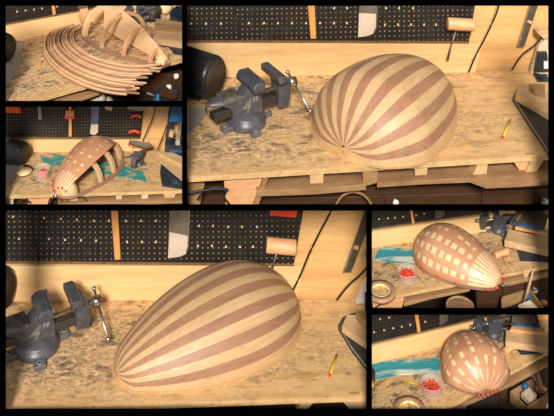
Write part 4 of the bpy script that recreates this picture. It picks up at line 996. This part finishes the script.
block(c, [(470, 425), (498, 425), (500, 372), (470, 395)], .02, .02, 'dark brown cabinet side below the bowl, bottom right picture', 'void', 'dark_board')  # side of the cabinet, drawn as one dark board
block(c, [(445, 425), (463, 425), (468, 400), (445, 409)], .01, .02, 'dark clutter box below bench front, bottom right picture', 'rimdark', 'box_side')

# ================================================================== trim each bench picture to its compartment of the case
def trim():
    half = 2.0
    lim = {'A': (-1e4, 184.2, -1e4, 104.0), 'B': (-1e4, 184.2, 104.4, 207.6), 'C': (184.8, 1e4, -1e4, 207.6),
           'D': (-1e4, 369.0, 208.2, 1e4), 'E': (369.6, 1e4, 208.2, 311.8), 'F': (369.6, 1e4, 312.4, 1e4)}
    out = {'A': (-3, 999, -3, 999), 'B': (-3, 999, -99, 999), 'C': (-99, 557, -3, 999), 'D': (-3, 999, -99, 419), 'E': (-99, 557, -99, 999), 'F': (-99, 557, -99, 419)}
    bpy.context.view_layer.update()
    cam = Vector((0, 0, H))
    for o in list(bpy.data.objects):
        if o.type != 'MESH' or o.data not in CELLOF: continue
        k = CELLOF[o.data].key; a = lim[k]; b = out[k]
        x0, x1, y0, y1 = max(a[0], b[0]), min(a[1], b[1]), max(a[2], b[2]), min(a[3], b[3])
        planes = []
        if x0 > -90: planes.append(Vector((1, -(x0-277)/F, 0)))
        if x1 < 900: planes.append(Vector((-1, (x1-277)/F, 0)))
        if y0 > -90: planes.append(Vector((0, -(y0+OFF)/F, -1)))
        if y1 < 900: planes.append(Vector((0, (y1+OFF)/F, 1)))
        mw = o.matrix_world; pts = [mw @ v.co for v in o.data.vertices]
        todo = [(cam, n) for n in planes if any((p-cam).dot(n) < 0 for p in pts)]
        front = [p.y < 4.008 for p in pts]
        if any(front): todo.append((Vector((0, 4.008, 0)), Vector((0, 1, 0))))
        if not todo: continue
        bm = bmesh.new(); bm.from_mesh(o.data); bm.transform(mw)
        for co, n in todo:
            r = bmesh.ops.bisect_plane(bm, geom=bm.verts[:]+bm.edges[:]+bm.faces[:], plane_co=co, plane_no=n, clear_inner=True)
            ed = [e for e in r['geom_cut'] if isinstance(e, bmesh.types.BMEdge) and e.is_valid and e.is_boundary]
            if ed: bmesh.ops.holes_fill(bm, edges=ed, sides=0)
        bm.transform(mw.inverted())
        if len(bm.faces) == 0:
            bm.free(); bpy.data.objects.remove(o); continue
        bm.to_mesh(o.data); bm.free()
    # drop empties that lost all parts
    for o in list(bpy.data.objects):
        if o.type == 'EMPTY' and not o.children: bpy.data.objects.remove(o)
trim()

# ================================================================== black case holding the six compartments
def fx(px, Y=4.0): return (px-277)*Y/F
def fz(py, Y=4.0): return H-(py+OFF)*Y/F
xs = [-4, 5.5, 182, 187, 366.4, 372, 548.6, 558]
def bar(x0, y0, x1, y1):
    return MB().prism([(fx(x0), 4.0, fz(y1)), (fx(x1), 4.0, fz(y1)), (fx(x1), 4.0, fz(y0)), (fx(x0), 4.0, fz(y0))], (0, .006, 0))
n = 0
for i, (x0, y0, x1, y1) in enumerate([(5.5, -6, 548.6, 5.8), (-25, 410, 580, 480), (-25, -6, 5.5, 410), (548.6, -6, 580, 410),
        (5.5, 205.1, 548.6, 210.7), (182, 5.8, 187, 205.1), (5.5, 101.5, 182, 106.8), (366.4, 210.7, 372, 410), (372, 309, 548.6, 314.8)]):
    o = solo(CC, 'trim_%d' % (i+1), None, None, bar(x0, y0, x1, y1), 'black', kind='structure')
Z1 = 5.25
def part_wall(pa, pb, name, depth=Z1, vert=True, th=.004):
    """slanting divider between compartments, from the frame back to the rear wall"""
    d = Vector((th, 0, 0)) if vert else Vector((0, 0, th))
    q = [Vector((fx(pa[0], 4.008), 4.008, fz(pa[1], 4.008))), Vector((fx(pb[0], 4.008), 4.008, fz(pb[1], 4.008))), Vector((fx(pb[0], depth), depth, fz(pb[1], depth))), Vector((fx(pa[0], depth), depth, fz(pa[1], depth)))]
    mb = MB().prism([v-d/2 for v in q], d); return solo(CC, name, None, None, mb, 'black', kind='structure')
part_wall((184.5, 0), (184.5, 208), 'trim_10')
part_wall((0, 104.2), (184.4, 104.2), 'trim_11', vert=False)
part_wall((0, 207.9), (554, 207.9), 'trim_12', vert=False)
part_wall((369.3, 208), (369.3, 416), 'trim_13')
part_wall((369.4, 312.1), (554, 312.1), 'trim_14', vert=False)

solo(CC, 'wall_rear', None, None, MB().prism([(-6, 5.7, -.2), (6, 5.7, -.2), (6, 5.7, 6), (-6, 5.7, 6)], (0, .1, 0)), 'black', kind='structure')
solo(CC, 'floor', None, None, MB().prism([(-6, -2, 0), (6, -2, 0), (6, 5.7, 0), (-6, 5.7, 0)], (0, 0, -.1)), 'void', kind='structure')

# ================================================================== camera and light
cam = bpy.data.cameras.new('camera'); co = bpy.data.objects.new('camera', cam); COL.objects.link(co)
co.location = (0, 0, H); co.rotation_euler = (R(90), 0, 0)
cam.sensor_width = 36; cam.sensor_fit = 'HORIZONTAL'; cam.lens = F/554*36; cam.shift_y = -(OFF+208)/554; cam.clip_end = 50
bpy.context.scene.camera = co
sun = bpy.data.lights.new('workshop_light', 'SUN'); so = bpy.data.objects.new('workshop_light', sun); COL.objects.link(so)
sun.energy = 4.5; sun.angle = R(9); sun.color = (1, .93, .84)
el, az = R(35), R(1.5)
d = Vector((math.sin(az)*math.cos(el), math.cos(az)*math.cos(el), -math.sin(el)))
so.rotation_euler = d.to_track_quat('-Z', 'Y').to_euler(); so.location = (-1, -1, 7)
w = bpy.data.worlds.new('world'); bpy.context.scene.world = w; w.use_nodes = True
w.node_tree.nodes['Background'].inputs[0].default_value = (1, .91, .82, 1); w.node_tree.nodes['Background'].inputs[1].default_value = .62
vs = bpy.context.scene.view_settings; vs.view_transform = 'Standard'; vs.look = 'None'; vs.exposure = 0
